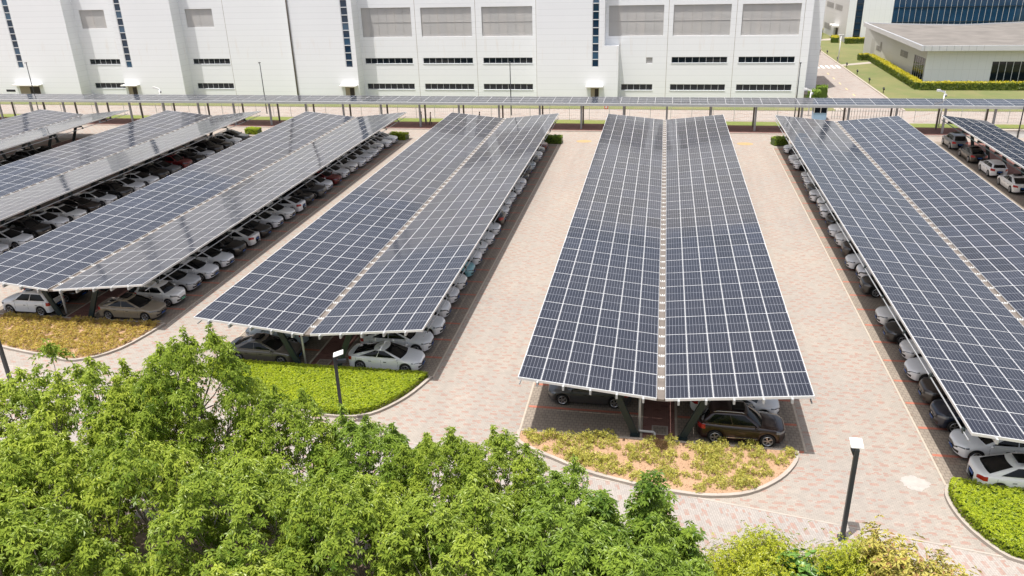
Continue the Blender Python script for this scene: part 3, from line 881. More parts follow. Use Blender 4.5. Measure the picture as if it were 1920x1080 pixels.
def hedge_bed(poly, height, n, seed, mat, label, leaf=0.08):
    """clipped mass planting: an inner dark body and a coat of small leaves"""
    root = empty('clipped_hedge', (0, 0, 0), label=label, cat='hedge')
    cx = sum(p[0] for p in poly) / len(poly); cy = sum(p[1] for p in poly) / len(poly)
    inner = [(cx + (px - cx) * 0.93, cy + (py - cy) * 0.93) for px, py in poly]
    mb = MB(); mb.prism(inner, 0.1, height - 0.12); mb.obj('hedge_core', 'leaf_hedge_green', root)
    x, y, rg = bed_leaves(poly, n, None, seed, 0.08)
    lm = lump(x, y, 0.9)
    z = height + 0.022 * lm + rg.normal(0, 0.028, len(x))
    P = [np.stack([x, y, z], 1)]
    N = [unit(np.stack([rg.normal(0, .35, len(x)), rg.normal(0, .35, len(x)), np.ones(len(x))], 1))]
    T = [np.clip(0.60 + 0.16 * lm + rg.normal(0, .2, len(x)), 0, 1)]
    m = len(poly)
    for i in range(m):
        a = np.array(poly[i]); b = np.array(poly[(i + 1) % m]); L = np.linalg.norm(b - a)
        k = max(1, int(L * 95))
        t = rg.uniform(0, 1, k); q = a[None] + (b - a)[None] * t[:, None]
        c = np.array([cx, cy]); q = q + unit(c[None] - q) * rg.uniform(0.05, 0.16, (k, 1))
        zz = rg.uniform(0.12, height, k)
        out = unit(q - c[None])
        P.append(np.stack([q[:, 0], q[:, 1], zz], 1)); N.append(unit(np.stack([out[:, 0], out[:, 1], np.full(k, 0.4)], 1) + rg.normal(0, .3, (k, 3))))
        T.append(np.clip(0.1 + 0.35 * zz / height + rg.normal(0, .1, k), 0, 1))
    V, F, TT = leaf_cloud(np.concatenate(P), np.concatenate(N), 6, leaf, leaf * 0.45, elev=(-.3, .7), rg=rg, tint=np.concatenate(T))
    link('foliage', np_mesh('foliage', V, F, mat, TT), root)
hedge_bed([(px * 0.985 + 0.015 * -19.8, py) for px, py in BEDP[4]], 0.46, 13000, 62, 'leaf_lime', 'low clipped lime-green hedge filling the bed around the lamp post')
hedge_bed(BEDP[6], 0.60, 15000, 63, 'leaf_lime', 'clipped bright lime hedge in the bed at the right edge, beside the white sedan')
hedge_bed(BEDP[2], 0.5, 2500, 64, 'leaf_lime', 'lime hedge bed in front of the second canopy')

def box_hedge(pts, w, h, seed, label, mat='leaf_hedge_gold', name='hedge', leaf=0.22, dens=26):
    """hedge along a polyline with a golden clipped top and green sides"""
    root = empty(name, (0, 0, 0), label=label, cat='hedge')
    rg = np.random.default_rng(seed)
    core = MB(); P = []; N = []; T = []; PS = []; NS = []; TS = []
    for a, b in zip(pts[:-1], pts[1:]):
        a = np.array(a, float); b = np.array(b, float); L = np.linalg.norm(b - a); d = (b - a) / L; nn = np.array([-d[1], d[0]])
        core.bar((a[0], a[1], h * 0.45), (b[0], b[1], h * 0.45), w * 0.86, h * 0.88)
        k = int(L * w * dens) + 4
        t = rg.uniform(0, L, k); s = rg.uniform(-w / 2, w / 2, k)
        q = a[None] + d[None] * t[:, None] + nn[None] * s[:, None]
        P.append(np.stack([q[:, 0], q[:, 1], np.full(k, h) + rg.normal(0, .05, k)], 1)); N.append(unit(rg.normal(0, .35, (k, 3)) + np.array([[0, 0, 1.0]]))); T.append(rg.uniform(.3, 1, k))
        for sg in (-1, 1):
            k = int(L * h * dens) + 4
            t = rg.uniform(0, L, k); zz = rg.uniform(0.05, h, k)
            q = a[None] + d[None] * t[:, None] + nn[None] * (sg * w / 2 * rg.uniform(.88, 1.02, k))[:, None]
            PS.append(np.stack([q[:, 0], q[:, 1], zz], 1)); NS.append(unit(np.concatenate([np.repeat(nn[None] * sg, k, 0), np.full((k, 1), .3)], 1) + rg.normal(0, .3, (k, 3)))); TS.append(rg.uniform(0, .8, k))
    core.obj('hedge_core', 'leaf_hedge_green', root)
    V, F, TT = leaf_cloud(np.concatenate(P), np.concatenate(N), 5, leaf, leaf * .5, rg=rg, tint=np.concatenate(T))
    link('foliage', np_mesh('golden_top', V, F, mat, TT), root)
    V, F, TT = leaf_cloud(np.concatenate(PS), np.concatenate(NS), 5, leaf, leaf * .5, rg=rg, tint=np.concatenate(TS))
    link('side_foliage', np_mesh('side_foliage', V, F, 'leaf_hedge_green' if mat == 'leaf_hedge_gold' else mat, TT), root)
box_hedge([(42.0, 178.5), (41.6, 142.6), (86, 142.3)], 1.3, 1.25, 71, 'long golden-topped hedge running round the low flat-roofed building')
box_hedge([(42.6, 208.0), (53.0, 208.4)], 1.6, 1.3, 72, 'short golden hedge before the white wall with the blue window strip')
box_hedge([(40.6, 209.5), (41.3, 214.0)], 1.6, 1.3, 73, 'golden hedge turning the corner by the grey side wall')
box_hedge([(36.7, 214.5), (38.2, 218.6)], 1.9, 1.3, 74, 'short golden hedge left of the side entrance path')
box_hedge([(37.4, 219.5), (40.5, 231)], 1.9, 1.3, 75, 'golden hedge along the grey side wall beyond the path')
box_hedge([(39.6, 178.4), (41.6, 178.9)], 1.2, 1.3, 76, 'small golden bush where the path meets the low building')
box_hedge([(-14.3, 101.3), (-12.2, 101.25)], 1.3, 0.9, 77, 'dark green clipped bush at the far end of the fourth canopy', mat='leaf_tree_deep', leaf=.16, dens=60)
box_hedge([(13.9, 101.6), (15.6, 102.2)], 1.2, 0.9, 78, 'green clipped bush at the far left end of the sixth canopy', mat='leaf_tree', leaf=.16, dens=60)
box_hedge([(-35.6, 102.6), (-33.2, 102.2)], 1.2, 0.8, 79, 'yellow-green clipped bush at the far end of the third canopy', mat='leaf_lime', leaf=.16, dens=60)
box_hedge([(-57.6, 104.6), (-55.6, 104.4)], 1.2, 0.8, 80, 'yellow-green bush at the far end of the second canopy', mat='leaf_lime', leaf=.16, dens=60)
box_hedge([(22.5, 131.5), (24.2, 131.4)], 1.8, 1.7, 81, 'rounded green bush at the right corner of the long white building', mat='leaf_tree_deep', leaf=.25, dens=30)
box_hedge([(25.0, 134.5), (25.4, 136.5)], 1.6, 1.7, 82, 'green bush against the grey end wall by the road', mat='leaf_tree_deep', leaf=.25, dens=30)

# ------------------------------------------------------------------ solar modules
MW, ML, MT = 1.134, 2.278, 0.035
def module_geo():
    x, y = MW / 2, ML / 2
    v = np.array([(-x, -y, -MT), (x, -y, -MT), (x, y, -MT), (-x, y, -MT), (-x, -y, 0), (x, -y, 0), (x, y, 0), (-x, y, 0)], float)
    f = np.array([(0, 3, 2, 1), (4, 5, 6, 7), (0, 1, 5, 4), (1, 2, 6, 5), (2, 3, 7, 6), (3, 0, 4, 7)])
    uv = np.full((6, 4, 2), 0.001); uv[1] = [(0, 0), (1, 0), (1, 1), (0, 1)]
    mi = np.array([1, 0, 1, 1, 1, 1])
    return v, f, uv, mi
MV, MF, MUV, MMI = module_geo()
module_mesh = np_mesh('solar_module', MV, MF, ['solar_glass', 'aluminium'], uv=MUV, mi=MMI)
CAMP = Vector((0, 0, 23.47))
def place_modules(root, mats_, ybound=None):
    """mats_: list of local matrices; the hundred nearest become parts, the rest one stuff part"""
    key = lambda M: (root.matrix_basis @ M.to_translation() - CAMP).length
    ms = sorted(mats_, key=key)
    for M in ms[:100]:
        o = link('solar_module', module_mesh, root); o.matrix_local = M
    rest = ms[100:]
    if rest:
        A = np.array([np.array(M) for M in rest])
        Vh = np.concatenate([MV, np.ones((8, 1))], 1)
        V = np.einsum('nij,kj->nki', A, Vh)[:, :, :3].reshape(-1, 3)
        n = len(rest)
        F = (np.arange(n)[:, None, None] * 8 + MF[None]).reshape(-1, 4)
        o = link('solar_module', np_mesh('solar_modules', V, F, ['solar_glass', 'aluminium'], uv=np.tile(MUV, (n, 1, 1, 1)), mi=np.tile(MMI, n)), root)
        o['kind'] = 'stuff'

ZV, ZE, HW = 2.9, 3.6, 7.1
SL = math.atan2(ZE - ZV, HW - 0.2)
CAN_LABEL = {
    1: 'farthest-left solar canopy, only its back half inside the picture',
    2: 'second solar canopy from the left, with pale right wing reflecting the building',
    3: 'third solar canopy from the left, with the gold sedan under its front end',
    4: 'fourth solar canopy from the left, its front end behind the lime hedge and lamp post',
    5: 'central solar canopy with the brown SUV under its front end',
    6: 'solar canopy right of the central one, its front right corner outside the picture',
    7: 'single-slope solar canopy at the right edge above parallel-parked cars',
}
_b = MB(); _b.box(-0.15, 0.15, 0.32, 0.50, ZV - 0.048, ZV + 0.01); _b.box(-0.11, -0.03, 0.36, 0.46, ZV + 0.011, ZV + 0.025, 1); _b.box(0.04, 0.10, 0.36, 0.46, ZV + 0.011, ZV + 0.025, 1)
BRACKET = _b.mesh('gutter_bracket', ['white_plastic', 'clamp_dark'])
def jitter(): return Matrix.Rotation(R(rnd.gauss(0, 0.12)), 4, 'X') @ Matrix.Rotation(R(rnd.gauss(0, 0.16)), 4, 'Y')
def canopy(c):
    x0 = XV[c]; y0 = YN[c]; y1 = yfar(c); L = y1 - y0
    root = empty('solar_canopy', (x0, y0, 0), label=CAN_LABEL[c], cat='solar canopy', group='solar canopies over the parking bays')
    rows = round(L / 2.33); pitch = L / rows
    ms = []
    cp = (HW - 0.2 - 0.02) / 6 / math.cos(SL)
    for sgn in (-1, 1):
        for i in range(6):
            d = (i + 0.5) * cp
            xx = sgn * (0.2 + d * math.cos(SL)); zz = ZV + d * math.sin(SL) + 0.02
            for r in range(rows):
                ms.append(Matrix.Translation((xx, (r + 0.5) * pitch, zz)) @ Matrix.Rotation(-sgn * SL, 4, 'Y') @ Matrix.Scale(pitch * 0.994 / ML, 4, (0, 1, 0)) @ Matrix.Scale(cp * 0.991 / MW, 4, (1, 0, 0)) @ jitter())
    place_modules(root, ms)
    # gutter with clamps
    g = MB(); g.box(-0.15, 0.15, 0.02, L - 0.02, ZV - 0.16, ZV - 0.05)
    g.box(-0.19, -0.155, 0.0, L, ZV - 0.15, ZV - 0.01); g.box(0.155, 0.19, 0.0, L, ZV - 0.15, ZV - 0.01)
    go = g.obj('gutter', 'gutter_metal', root)
    for r in range(rows * 2):
        o = link('gutter_bracket', BRACKET, go); o.location = (0, (r + 0.5) * pitch / 2, 0)
    # purlins under each wing
    for sgn in (-1, 1):
        for d in (0.65, 1.95, 3.25, 4.6, 5.9):
            xx = sgn * (0.2 + d); zz = ZV + d * math.tan(SL) - 0.10
            p = MB(); p.box(xx - 0.05, xx + 0.05, -0.2, L + 0.2, zz - 0.17, zz + 0.06)
            p.obj('purlin', 'galvanised', root)
        p = MB(); p.box(sgn * 7.07 - 0.025, sgn * 7.07 + 0.025, -0.02, L + 0.02, ZE - 0.13, ZE + 0.012)
        p.obj('edge_trim', 'aluminium', root)
        for ye in (-0.018, L + 0.018):
            p = MB(); p.bar((sgn * 0.21, ye, ZV - 0.05), (sgn * 7.09, ye, ZE - 0.05), 0.03, 0.13); p.obj('end_trim', 'aluminium', root)
        p = MB(); p.tube([(sgn * 7.06, 0.2, ZE - 0.52), (sgn * 7.06, L - 0.2, ZE - 0.52)], 0.038, 6)
        p.obj('edge_pipe', 'pole_grey', root)
    # Y frames
    nfr = int((L - 1.4) // 4.9) + 1
    yfr = [0.95 + i * 4.9 for i in range(nfr)]
    if c == 3: yfr = [1.6 + i * 4.9 for i in range(nfr)]
    for i, yy in enumerate(yfr):
        for sgn in (-1, 1):
            rf = MB(); rf.add([(sgn * 0.05, yy - 0.08, ZV - 0.42), (sgn * 0.05, yy + 0.08, ZV - 0.42), (sgn * 7.0, yy + 0.08, ZE - 0.36), (sgn * 7.0, yy - 0.08, ZE - 0.36),
                                (sgn * 0.05, yy - 0.08, ZV - 0.20), (sgn * 0.05, yy + 0.08, ZV - 0.20), (sgn * 7.0, yy + 0.08, ZE - 0.20), (sgn * 7.0, yy - 0.08, ZE - 0.20)],
                               [(0, 3, 2, 1), (4, 5, 6, 7), (0, 1, 5, 4), (1, 2, 6, 5), (2, 3, 7, 6), (3, 0, 4, 7)] if sgn > 0 else [(0, 1, 2, 3), (7, 6, 5, 4), (4, 5, 1, 0), (5, 6, 2, 1), (6, 7, 3, 2), (7, 4, 0, 3)])
            rf.box(sgn * 7.06 - 0.05, sgn * 7.06 + 0.05, yy - 0.1, yy + 0.1, ZE - 0.60, ZE - 0.38)
            rf.obj('rafter', 'green_steel', root)
            p = MB(); p.bar((sgn * 1.2, yy, 0.12), (sgn * 2.35, yy, ZV - 0.12), 0.34, 0.16, up=(0, 1, 0))
            p.bar((sgn * 1.2, yy, 0.0), (sgn * 1.2, yy, 0.13), 0.5, 0.34, up=(0, 1, 0))
            p.obj('post', 'green_steel', root)
    dp = MB(); yy = yfr[0] + 0.35
    dp.tube([(-1.0, yy, 0.15), (-1.02, yy, ZV - 0.15)], 0.065, 8)
    if c == 5: dp.tube([(-1.0, yy, 0.2), (-0.95, yy - 0.05, 0.14), (-0.25, yy - 0.05, 0.13), (-0.2, yy - 0.1, 0.08), (-0.2, yy - 0.3, 0.06)], 0.065, 8)
    dp.obj('drainpipe', 'white_plastic', root, True)
for c in range(1, 7): canopy(c)

def canopy7():
    x0, y1 = 33.05, 102.6
    y0 = y1 - 48 * 1.0
    L = y1 - y0
    root = empty('solar_canopy', (x0, y0, 0), label=CAN_LABEL[7], cat='solar canopy', group='solar canopies over the parking bays')
    rows = round(L / 2.33); pitch = L / rows
    W = 5.0; sl = math.atan2(0.62, W); ms = []
    cp = W / math.cos(sl) / 4.4
    for i in range(4):
        d = (i + 0.5) * cp * 1.1
        for r in range(rows):
            ms.append(Matrix.Translation((d * math.cos(sl), (r + 0.5) * pitch, 3.62 - d * math.sin(sl))) @ Matrix.Rotation(sl, 4, 'Y') @ Matrix.Scale(pitch * .992 / ML, 4, (0, 1, 0)) @ Matrix.Scale(cp * 1.085 / MW, 4, (1, 0, 0)) @ jitter())
    place_modules(root, ms)
    for d in (0.5, 1.7, 2.9, 4.1):
        p = MB(); zz = 3.5 - d * math.tan(sl); p.box(d - .035, d + .035, -.1, L + .1, zz - .1, zz + .05); p.obj('purlin', 'galvanised', root)
    p = MB(); p.box(-0.03, 0.02, 0, L, 3.46, 3.61); p.obj('edge_trim', 'aluminium', root)
    p = MB(); p.tube([(-0.02, 0.2, 3.1), (-0.02, L - 0.2, 3.1)], 0.05, 6); p.obj('edge_pipe', 'green_steel', root)
    for i in range(10):
        yy = L - 2.2 - i * 4.9
        rf = MB(); rf.bar((0.05, yy, 3.22), (W - 0.1, yy, 3.22 - 0.62), 0.16, 0.24); rf.obj('rafter', 'green_steel', root)
        p = MB(); p.bar((3.3, yy, 0.0), (2.7, yy, 2.85), 0.34, 0.18, up=(0, 1, 0)); p.obj('post', 'green_steel', root)
canopy7()

# covered walk with a solar roof
def walkway():
    root = empty('covered_walkway', (0, 108.9, 0), math.atan(-0.012), label='long covered walkway roofed with solar panels in front of the white building', cat='walkway')
    ms = []
    x = -124.0
    for i in range(82):
        xx = -126.6 + (i + 0.5) * 2.29
        for j in range(3):
            yy = -0.45 + (j + 0.5) * 1.36
            ms.append(Matrix.Translation((xx, yy, 3.80 + yy * 0.03)) @ Matrix.Rotation(0.03, 4, 'X') @ Matrix.Rotation(R(90), 4, 'Z') @ Matrix.Scale(1.345 / MW, 4, (1, 0, 0)) @ jitter())
    place_modules(root, ms)
    b = MB(); b.box(-126.6, 61.4, -0.62, -0.46, 3.42, 3.74); b.obj('fascia', 'galvanised', root)
    b = MB(); b.box(-126.6, 61.4, -0.45, -0.2, 3.55, 3.74); b.box(-126.6, 61.4, 3.2, 3.5, 3.6, 3.82); b.obj('roof_beam', 'gutter_metal', root)
    for i in range(33):
        xx = -126.2 + i * 5.755
        xx = -10.54 + (i - 20) * 5.75
        if xx > 61 or xx < -126: continue
        rf = MB(); rf.box(xx - .07, xx + .07, -0.4, 3.4, 3.40, 3.55); rf.obj('rafter', 'pole_grey', root)
        p = MB(); p.box(xx - .12, xx + .12, 0.5, 0.74, 0.0, 3.42); p.obj('post', 'pole_grey', root)
        p = MB(); p.box(xx - .10, xx + .10, 3.1, 3.3, 0.0, 3.42); p.obj('post', 'pole_brown', root)
walkway()

# wire fence behind the walk
def fence():
    root = empty('wire_fence', (0, 116.0, 0), math.atan(-0.012), label='thin wire mesh fence between the covered walkway and the back road', cat='fence')
    xs = [x for x in np.arange(-126, 20, 2.9)]
    for x in xs:
        p = MB(); p.tube([(x, 0, 0), (x, 0, 1.9)], 0.035, 6); p.obj('post', 'fence_wire', root)
    m = MB()
    for z in (0.15, 0.6, 1.05, 1.5, 1.85): m.box(-126, 19.8, -0.008, 0.008, z - .008, z + .008)
    x = -126.0
    while x < 19.8:
        m.box(x - .006, x + .006, -.005, .005, .12, 1.87); x += 0.3
    m.obj('wire_mesh', 'fence_wire', root)
fence()
def gate():
    root = empty('spiked_gate', (0, 117.2, 0), math.atan(0.03), label='low railing of pointed bars beside the blue kiosk behind the walkway', cat='gate')
    for z in (0.3, 1.1):
        p = MB(); p.box(23.6, 33.2, -0.03, 0.03, z, z + .07); p.obj('rail', 'fence_wire', root)
    for i in range(26):
        x = 23.7 + i * 0.37
        p = MB(); p.tube([(x, 0, 0.05), (x, 0, 1.3), (x, 0, 1.55)], [.035, .035, .004], 6); p.obj('bar', 'kerb_concrete', root)
gate()
def fence2():
    root = empty('wire_fence', (0, 116.6, 0), math.atan(-0.012), label='mesh fence right of the pointed railing, behind the walkway', cat='fence')
    for x in np.arange(34, 70, 2.9):
        p = MB(); p.tube([(x, 0, 0), (x, 0, 1.9)], 0.035, 6); p.obj('post', 'fence_wire', root)
    m = MB()
    for z in (0.15, 0.6, 1.05, 1.5, 1.85): m.box(34, 69, -.008, .008, z - .008, z + .008)
    x = 34.0
    while x < 69: m.box(x - .006, x + .006, -.005, .005, .12, 1.87); x += .3
    m.obj('wire_mesh', 'fence_wire', root)
fence2()
def kiosk():
    root = empty('guard_kiosk', (22.0, 117.2, 0), 0, label='small blue and white kiosk standing behind the walkway posts', cat='kiosk')
    b = MB(); b.box(-0.85, 0.85, 0, 1.5, 0.05, 1.0); b.obj('wall', 'kiosk_blue', root)
    b = MB(); b.box(-0.83, 0.83, 0.02, 1.48, 1.0, 2.0); b.obj('window', 'window_glass', root)
    b = MB()
    for x in (-0.85, 0.0, 0.85):
        for y in (0, 1.5): b.box(x - .05, x + .05, y - .05, y + .05, 1.0, 2.0)
    b.obj('window_frame', 'white_plastic', root)
    b = MB(); b.box(-1.05, 1.05, -.2, 1.7, 2.0, 2.16); b.obj('roof', 'pole_white', root)
kiosk()
def planter():
    t = empty('planter_box', (43.2, 107.6, 0), 0, label='white concrete planter box at the right end of the walkway', cat='planter')
    b = MB(); b.box(-1.9, 1.9, -.3, .3, 0, .85); b.obj('box', 'white_paint', t)
    b = MB(); b.box(-1.95, 1.95, -.36, .36, .85, .95); b.obj('rim', 'kerb_concrete', t)
planter()

# ------------------------------------------------------------------ buildings
def wall_holes(mb, x0, x1, z0, z1, y, holes, depth, mi=0):
    xs = sorted({x0, x1, *[h[0] for h in holes], *[h[1] for h in holes]})
    zs = sorted({z0, z1, *[h[2] for h in holes], *[h[3] for h in holes]})
    for i in range(len(xs) - 1):
        for j in range(len(zs) - 1):
            cx, cz = (xs[i] + xs[i + 1]) / 2, (zs[j] + zs[j + 1]) / 2
            if any(h[0] < cx < h[1] and h[2] < cz < h[3] for h in holes): continue
            mb.add([(xs[i], y, zs[j]), (xs[i + 1], y, zs[j]), (xs[i + 1], y, zs[j + 1]), (xs[i], y, zs[j + 1])], [(0, 1, 2, 3)], mi)
    for a, b, c, d in holes:
        mb.add([(a, y, c), (b, y, c), (b, y, d), (a, y, d), (a, y + depth, c), (b, y + depth, c), (b, y + depth, d), (a, y + depth, d)],
               [(0, 4, 5, 1), (1, 5, 6, 2), (2, 6, 7, 3), (3, 7, 4, 0)], mi)

def main_building():
    root = empty('white_building', (0, 133.0, 0), math.atan(-0.012), label='long white factory building with grey louvres and dark window bands', cat='building')
    TOP = 28.5; TD = -2.7
    fx = lambda x: x * (1 - 0.012 * x / 133.0)
    wins = []; lous = []
    for a, b in ((-101.85, -95.5), (-81.4, -74.4), (-49.52, -41.13), (-39.32, -30.79), (-29.05, -20.8), (1.5, 10.08), (11.77, 20.22)):
        wins.append((fx(a), fx(b), 5.72, 6.65))
    for a, b in ((-101.85, -95.5), (-81.4, -74.4), (-49.55, -41.13), (-39.32, -30.8), (-29.14, -20.8), (-6.35, -1.33), (1.45, 10.06), (11.75, 20.18)):
        wins.append((fx(a), fx(b), 1.45, 2.42))
    for a, b, c, d, ns in ((-101.8, -96.9, 11.95, 15.1, 2), (-81.35, -76.28, 11.98, 15.0, 2), (-49.5, -40.95, 10.05, 14.7, 6), (-39.28, -30.76, 10.05, 14.62, 6), (-29.07, -20.74, 10.02, 14.6, 6), (-8.52, 0.0, 9.9, 14.48, 6), (1.48, 10.16, 9.86, 14.45, 6), (11.8, 20.4, 9.82, 14.42, 6), (-2.48, -1.48, 5.66, 6.6, 1)):
        lous.append((fx(a), fx(b), c, d, ns))
    holes = wins + [l[:4] for l in lous]
    X0, X1 = fx(-104), 22.1
    w = MB()
    wall_holes(w, X0, X1, 0, TOP, 0.0, holes, 0.22)
    w.add([(X1, 0, 0), (X1, 30, 0), (X1, 30, TOP), (X1, 0, TOP)], [(0, 1, 2, 3)])
    w.obj('wall', 'facade_white', root)
    r = MB(); r.add([(fx(-140), 0, TOP), (X1, 0, TOP), (X1, 60, TOP), (fx(-140), 60, TOP)], [(0, 1, 2, 3)]); r.obj('roof', 'roof_concrete', root)
    for (a, b, c, d) in wins:
        g = MB(); g.add([(a, 0.10, c), (b, 0.10, c), (b, 0.10, d), (a, 0.10, d)], [(0, 1, 2, 3)])
        go = g.obj('window', 'window_glass', root)
        n = max(3, round((b - a) / 1.05))
        grid_frame('frame', a + .002, b - .002, c + .002, d - .002, n, 1, 0.045, 0.06, 0.09, 'mullion', go)
        s = MB(); s.box(a - 0.05, b + 0.05, -0.05, 0.135, c - 0.07, c - 0.005); s.obj('sill', 'mullion', go)
    for (a, b, c, d, ns) in lous:
        g = MB()
        nsl = max(6, int((d - c) / 0.16)); hh = (d - c) / nsl
        for k in range(nsl):
            z = c + k * hh
            g.add([(a, 0.17, z), (b, 0.17, z), (b, 0.20, z + hh), (a, 0.20, z + hh)], [(0, 1, 2, 3)])
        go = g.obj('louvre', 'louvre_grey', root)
        if ns > 1: grid_frame('frame', a + .002, b - .002, c + .002, d - .002, ns, 2 if ns == 6 else 1, 0.05, 0.14, 0.168, 'louvre_grey', go)
    j = MB()
    for xx in (-74.17, -40.25, -30.1, -20.15, 0.75, 11.0, 20.95):
        j.box(fx(xx) - .03, fx(xx) + .03, -0.006, 0.0, 0, TOP)
    j.obj('wall_joint', 'kerb_concrete', root)
    # projecting stair towers
    towers = [(-140, -102.87, -114.55, -113.3), (-93.8, -82.3, -92.8, -91.55), (-61.3, -50.0, -52.0, -50.7), (-19.6, -8.95, -10.9, -9.75)]
    for i, (a, b, s0, s1) in enumerate(towers):
        a, b, s0, s1 = fx(a), fx(b), fx(s0), fx(s1)
        t = MB(); n = 19; ph = 1.2
        holes = [(s0, s1, 5.45, 5.45 + n * ph)]
        wall_holes(t, a, b, 0, TOP, TD, holes, 0.12)
        t.add([(b, TD, 0), (b, 0, 0), (b, 0, TOP), (b, TD, TOP)], [(0, 1, 2, 3)])
        t.add([(a, TD, 0), (a, 0, 0), (a, 0, TOP), (a, TD, TOP)], [(3, 2, 1, 0)])
        if i == 3:
            x2 = fx(-6.72)
            t.add([(b, TD, 0), (x2, TD, 0), (x2, TD, 8.7), (b, TD, 8.7)], [(0, 1, 2, 3)])
            t.add([(x2, TD, 0), (x2, 0, 0), (x2, 0, 8.7), (x2, TD, 8.7)], [(0, 1, 2, 3)])
            t.add([(b, TD + .2, 8.5), (x2, TD + .2, 8.5), (x2, 0, 8.5), (b, 0, 8.5)], [(0, 1, 2, 3)])
            t.add([(b, TD, 8.7), (x2, TD, 8.7), (x2, TD + .2, 8.7), (b, TD + .2, 8.7), (b, TD + .2, 8.5), (x2, TD + .2, 8.5)], [(0, 1, 2, 3), (3, 2, 5, 4)])
        to = t.obj('stair_tower', 'facade_white', root)
        for k in range(n):
            z = 5.45 + k * ph
            g = MB(); g.add([(s0, TD + .08, z + .06), (s1, TD + .08, z + .06), (s1, TD + .08, z + ph - .06), (s0, TD + .08, z + ph - .06)], [(0, 1, 2, 3)])
            g.obj('window', 'blue_glass_pale' if (k * 5 + i * 3) % 7 in (0, 3) else 'blue_glass', to)
        grid_frame('window_frame', s0 + .002, s1 - .002, 5.452, 5.448 + n * ph, 1, n, 0.12, TD + .03, TD + .075, 'mullion', to)
    for (a, b) in ((-116.0, -110.5), (-94.0, -90.9), (-53.2, -50.2), (-11.7, -9.0)):
        a, b = fx(a), fx(b)
        c = MB(); c.box(a, b, TD - 1.1, TD - .002, 2.42, 2.6); c.obj('door_canopy', 'white_plastic', root)
        d = MB(); d.box(a + .7, b - .7, TD - .03, TD + .02, 0, 2.2); d.box(a + .62, b - .62, TD - .05, TD - .032, 2.2, 2.28); do = d.obj('door', 'door_tan', root)
        d = MB(); d.box((a + b) / 2, b - .75, TD - .04, TD - .031, 0.05, 2.1); d.obj('door_leaf', 'door_dark', do)
    g = MB(); g.box(fx(-118.3), fx(-116.4), TD - .01, TD - .003, 1.2, 1.6); g.obj('window', 'window_glass', root)
    p = MB(); p.tube([(fx(-61.15), TD - .15, 0), (fx(-61.15), TD - .15, TOP)], 0.13, 8); p.obj('drainpipe', 'pole_brown', root, True)
    # set-back end block
    e = MB(); e.box(X1 - 2, 25.1, 8.3, 20.5, 0, TOP); e.obj('end_block', 'facade_white', root)
main_building()

def rear_building():
    root = empty('rear_building', (42.86, 209.8, 0), 0, label='tall white building behind with a dark blue glass curtain wall', cat='building')
    TOP = 26
    w = MB()
    wall_holes(w, 0, 9.85, 0, TOP, 0, [(1.65, 3.25, 0.15, TOP - 1)], 0.15)
    w.add([(9.85, 0, 0), (9.85, 40, 0), (9.85, 40, TOP), (9.85, 0, TOP)], [(0, 1, 2, 3)])
    w.add([(0, 0, TOP), (60, 0, TOP), (60, 40, TOP), (0, 40, TOP)], [(0, 1, 2, 3)])
    w.obj('front_wall', 'panel_white', root)
    s = MB(); s.add([(-0.0, 0, 0), (-1.6, 45, 0), (-1.6, 45, TOP), (-0.0, 0, TOP)], [(3, 2, 1, 0)]); s.obj('side_wall', 'panel_grey', root)
    for k in range(17):
        z = 0.15 + k * 1.45
        g = MB(); g.add([(1.65, .1, z + .04), (3.25, .1, z + .04), (3.25, .1, z + 1.41), (1.65, .1, z + 1.41)], [(0, 1, 2, 3)]); g.obj('window', 'blue_glass', root)
    grid_frame('window_frame', 1.652, 3.248, .152, .15 + 17 * 1.45, 1, 17, 0.08, .04, .095, 'pole_dark', root)
    sx = lambda y: -1.6 * (y - 209.8) / 45.0
    for (y0, y1, z0, z1) in ((225.2, 233.2, 6.7, 8.0), (215.9, 223.5, 6.7, 8.0), (225.7, 233.6, 1.4, 2.8)):
        g = MB(); n = 8
        for i in range(n):
            ya = y0 + (y1 - y0) * i / n; yb = y0 + (y1 - y0) * (i + .62) / n
            g.add([(sx(ya) - .03, ya - 209.8, z0), (sx(yb) - .03, yb - 209.8, z0), (sx(yb) - .03, yb - 209.8, z1), (sx(ya) - .03, ya - 209.8, z1)], [(3, 2, 1, 0)])
        g.obj('louvre', 'louvre_dark', root)
    d = MB(); d.box(-1.7, -.3, 7.0, 12.2, 2.9, 3.3); d.obj('door_canopy', 'white_plastic', root)
    d = MB(); d.box(-.42, -.30, 8.2, 10.2, 0, 2.6); d.obj('door', 'door_dark', root)
    cw = MB(); cw.add([(9.85, .12, 0), (58, .12, 0), (58, .12, TOP), (9.85, .12, TOP)], [(0, 1, 2, 3)]); cwo = cw.obj('curtain_wall', 'curtain_blue', root)
    m = MB(); x = 9.9
    while x < 58: m.box(x - .03, x + .03, .06, .115, 0, TOP); x += 1.25
    m.obj('mullion', 'mullion', cwo)
    m = MB()
    for k in range(8): m.box(9.9, 58, .02, .11, 1.2 + k * 3.3, 1.28 + k * 3.3)
    m.obj('transom', 'pole_dark', cwo)
rear_building()

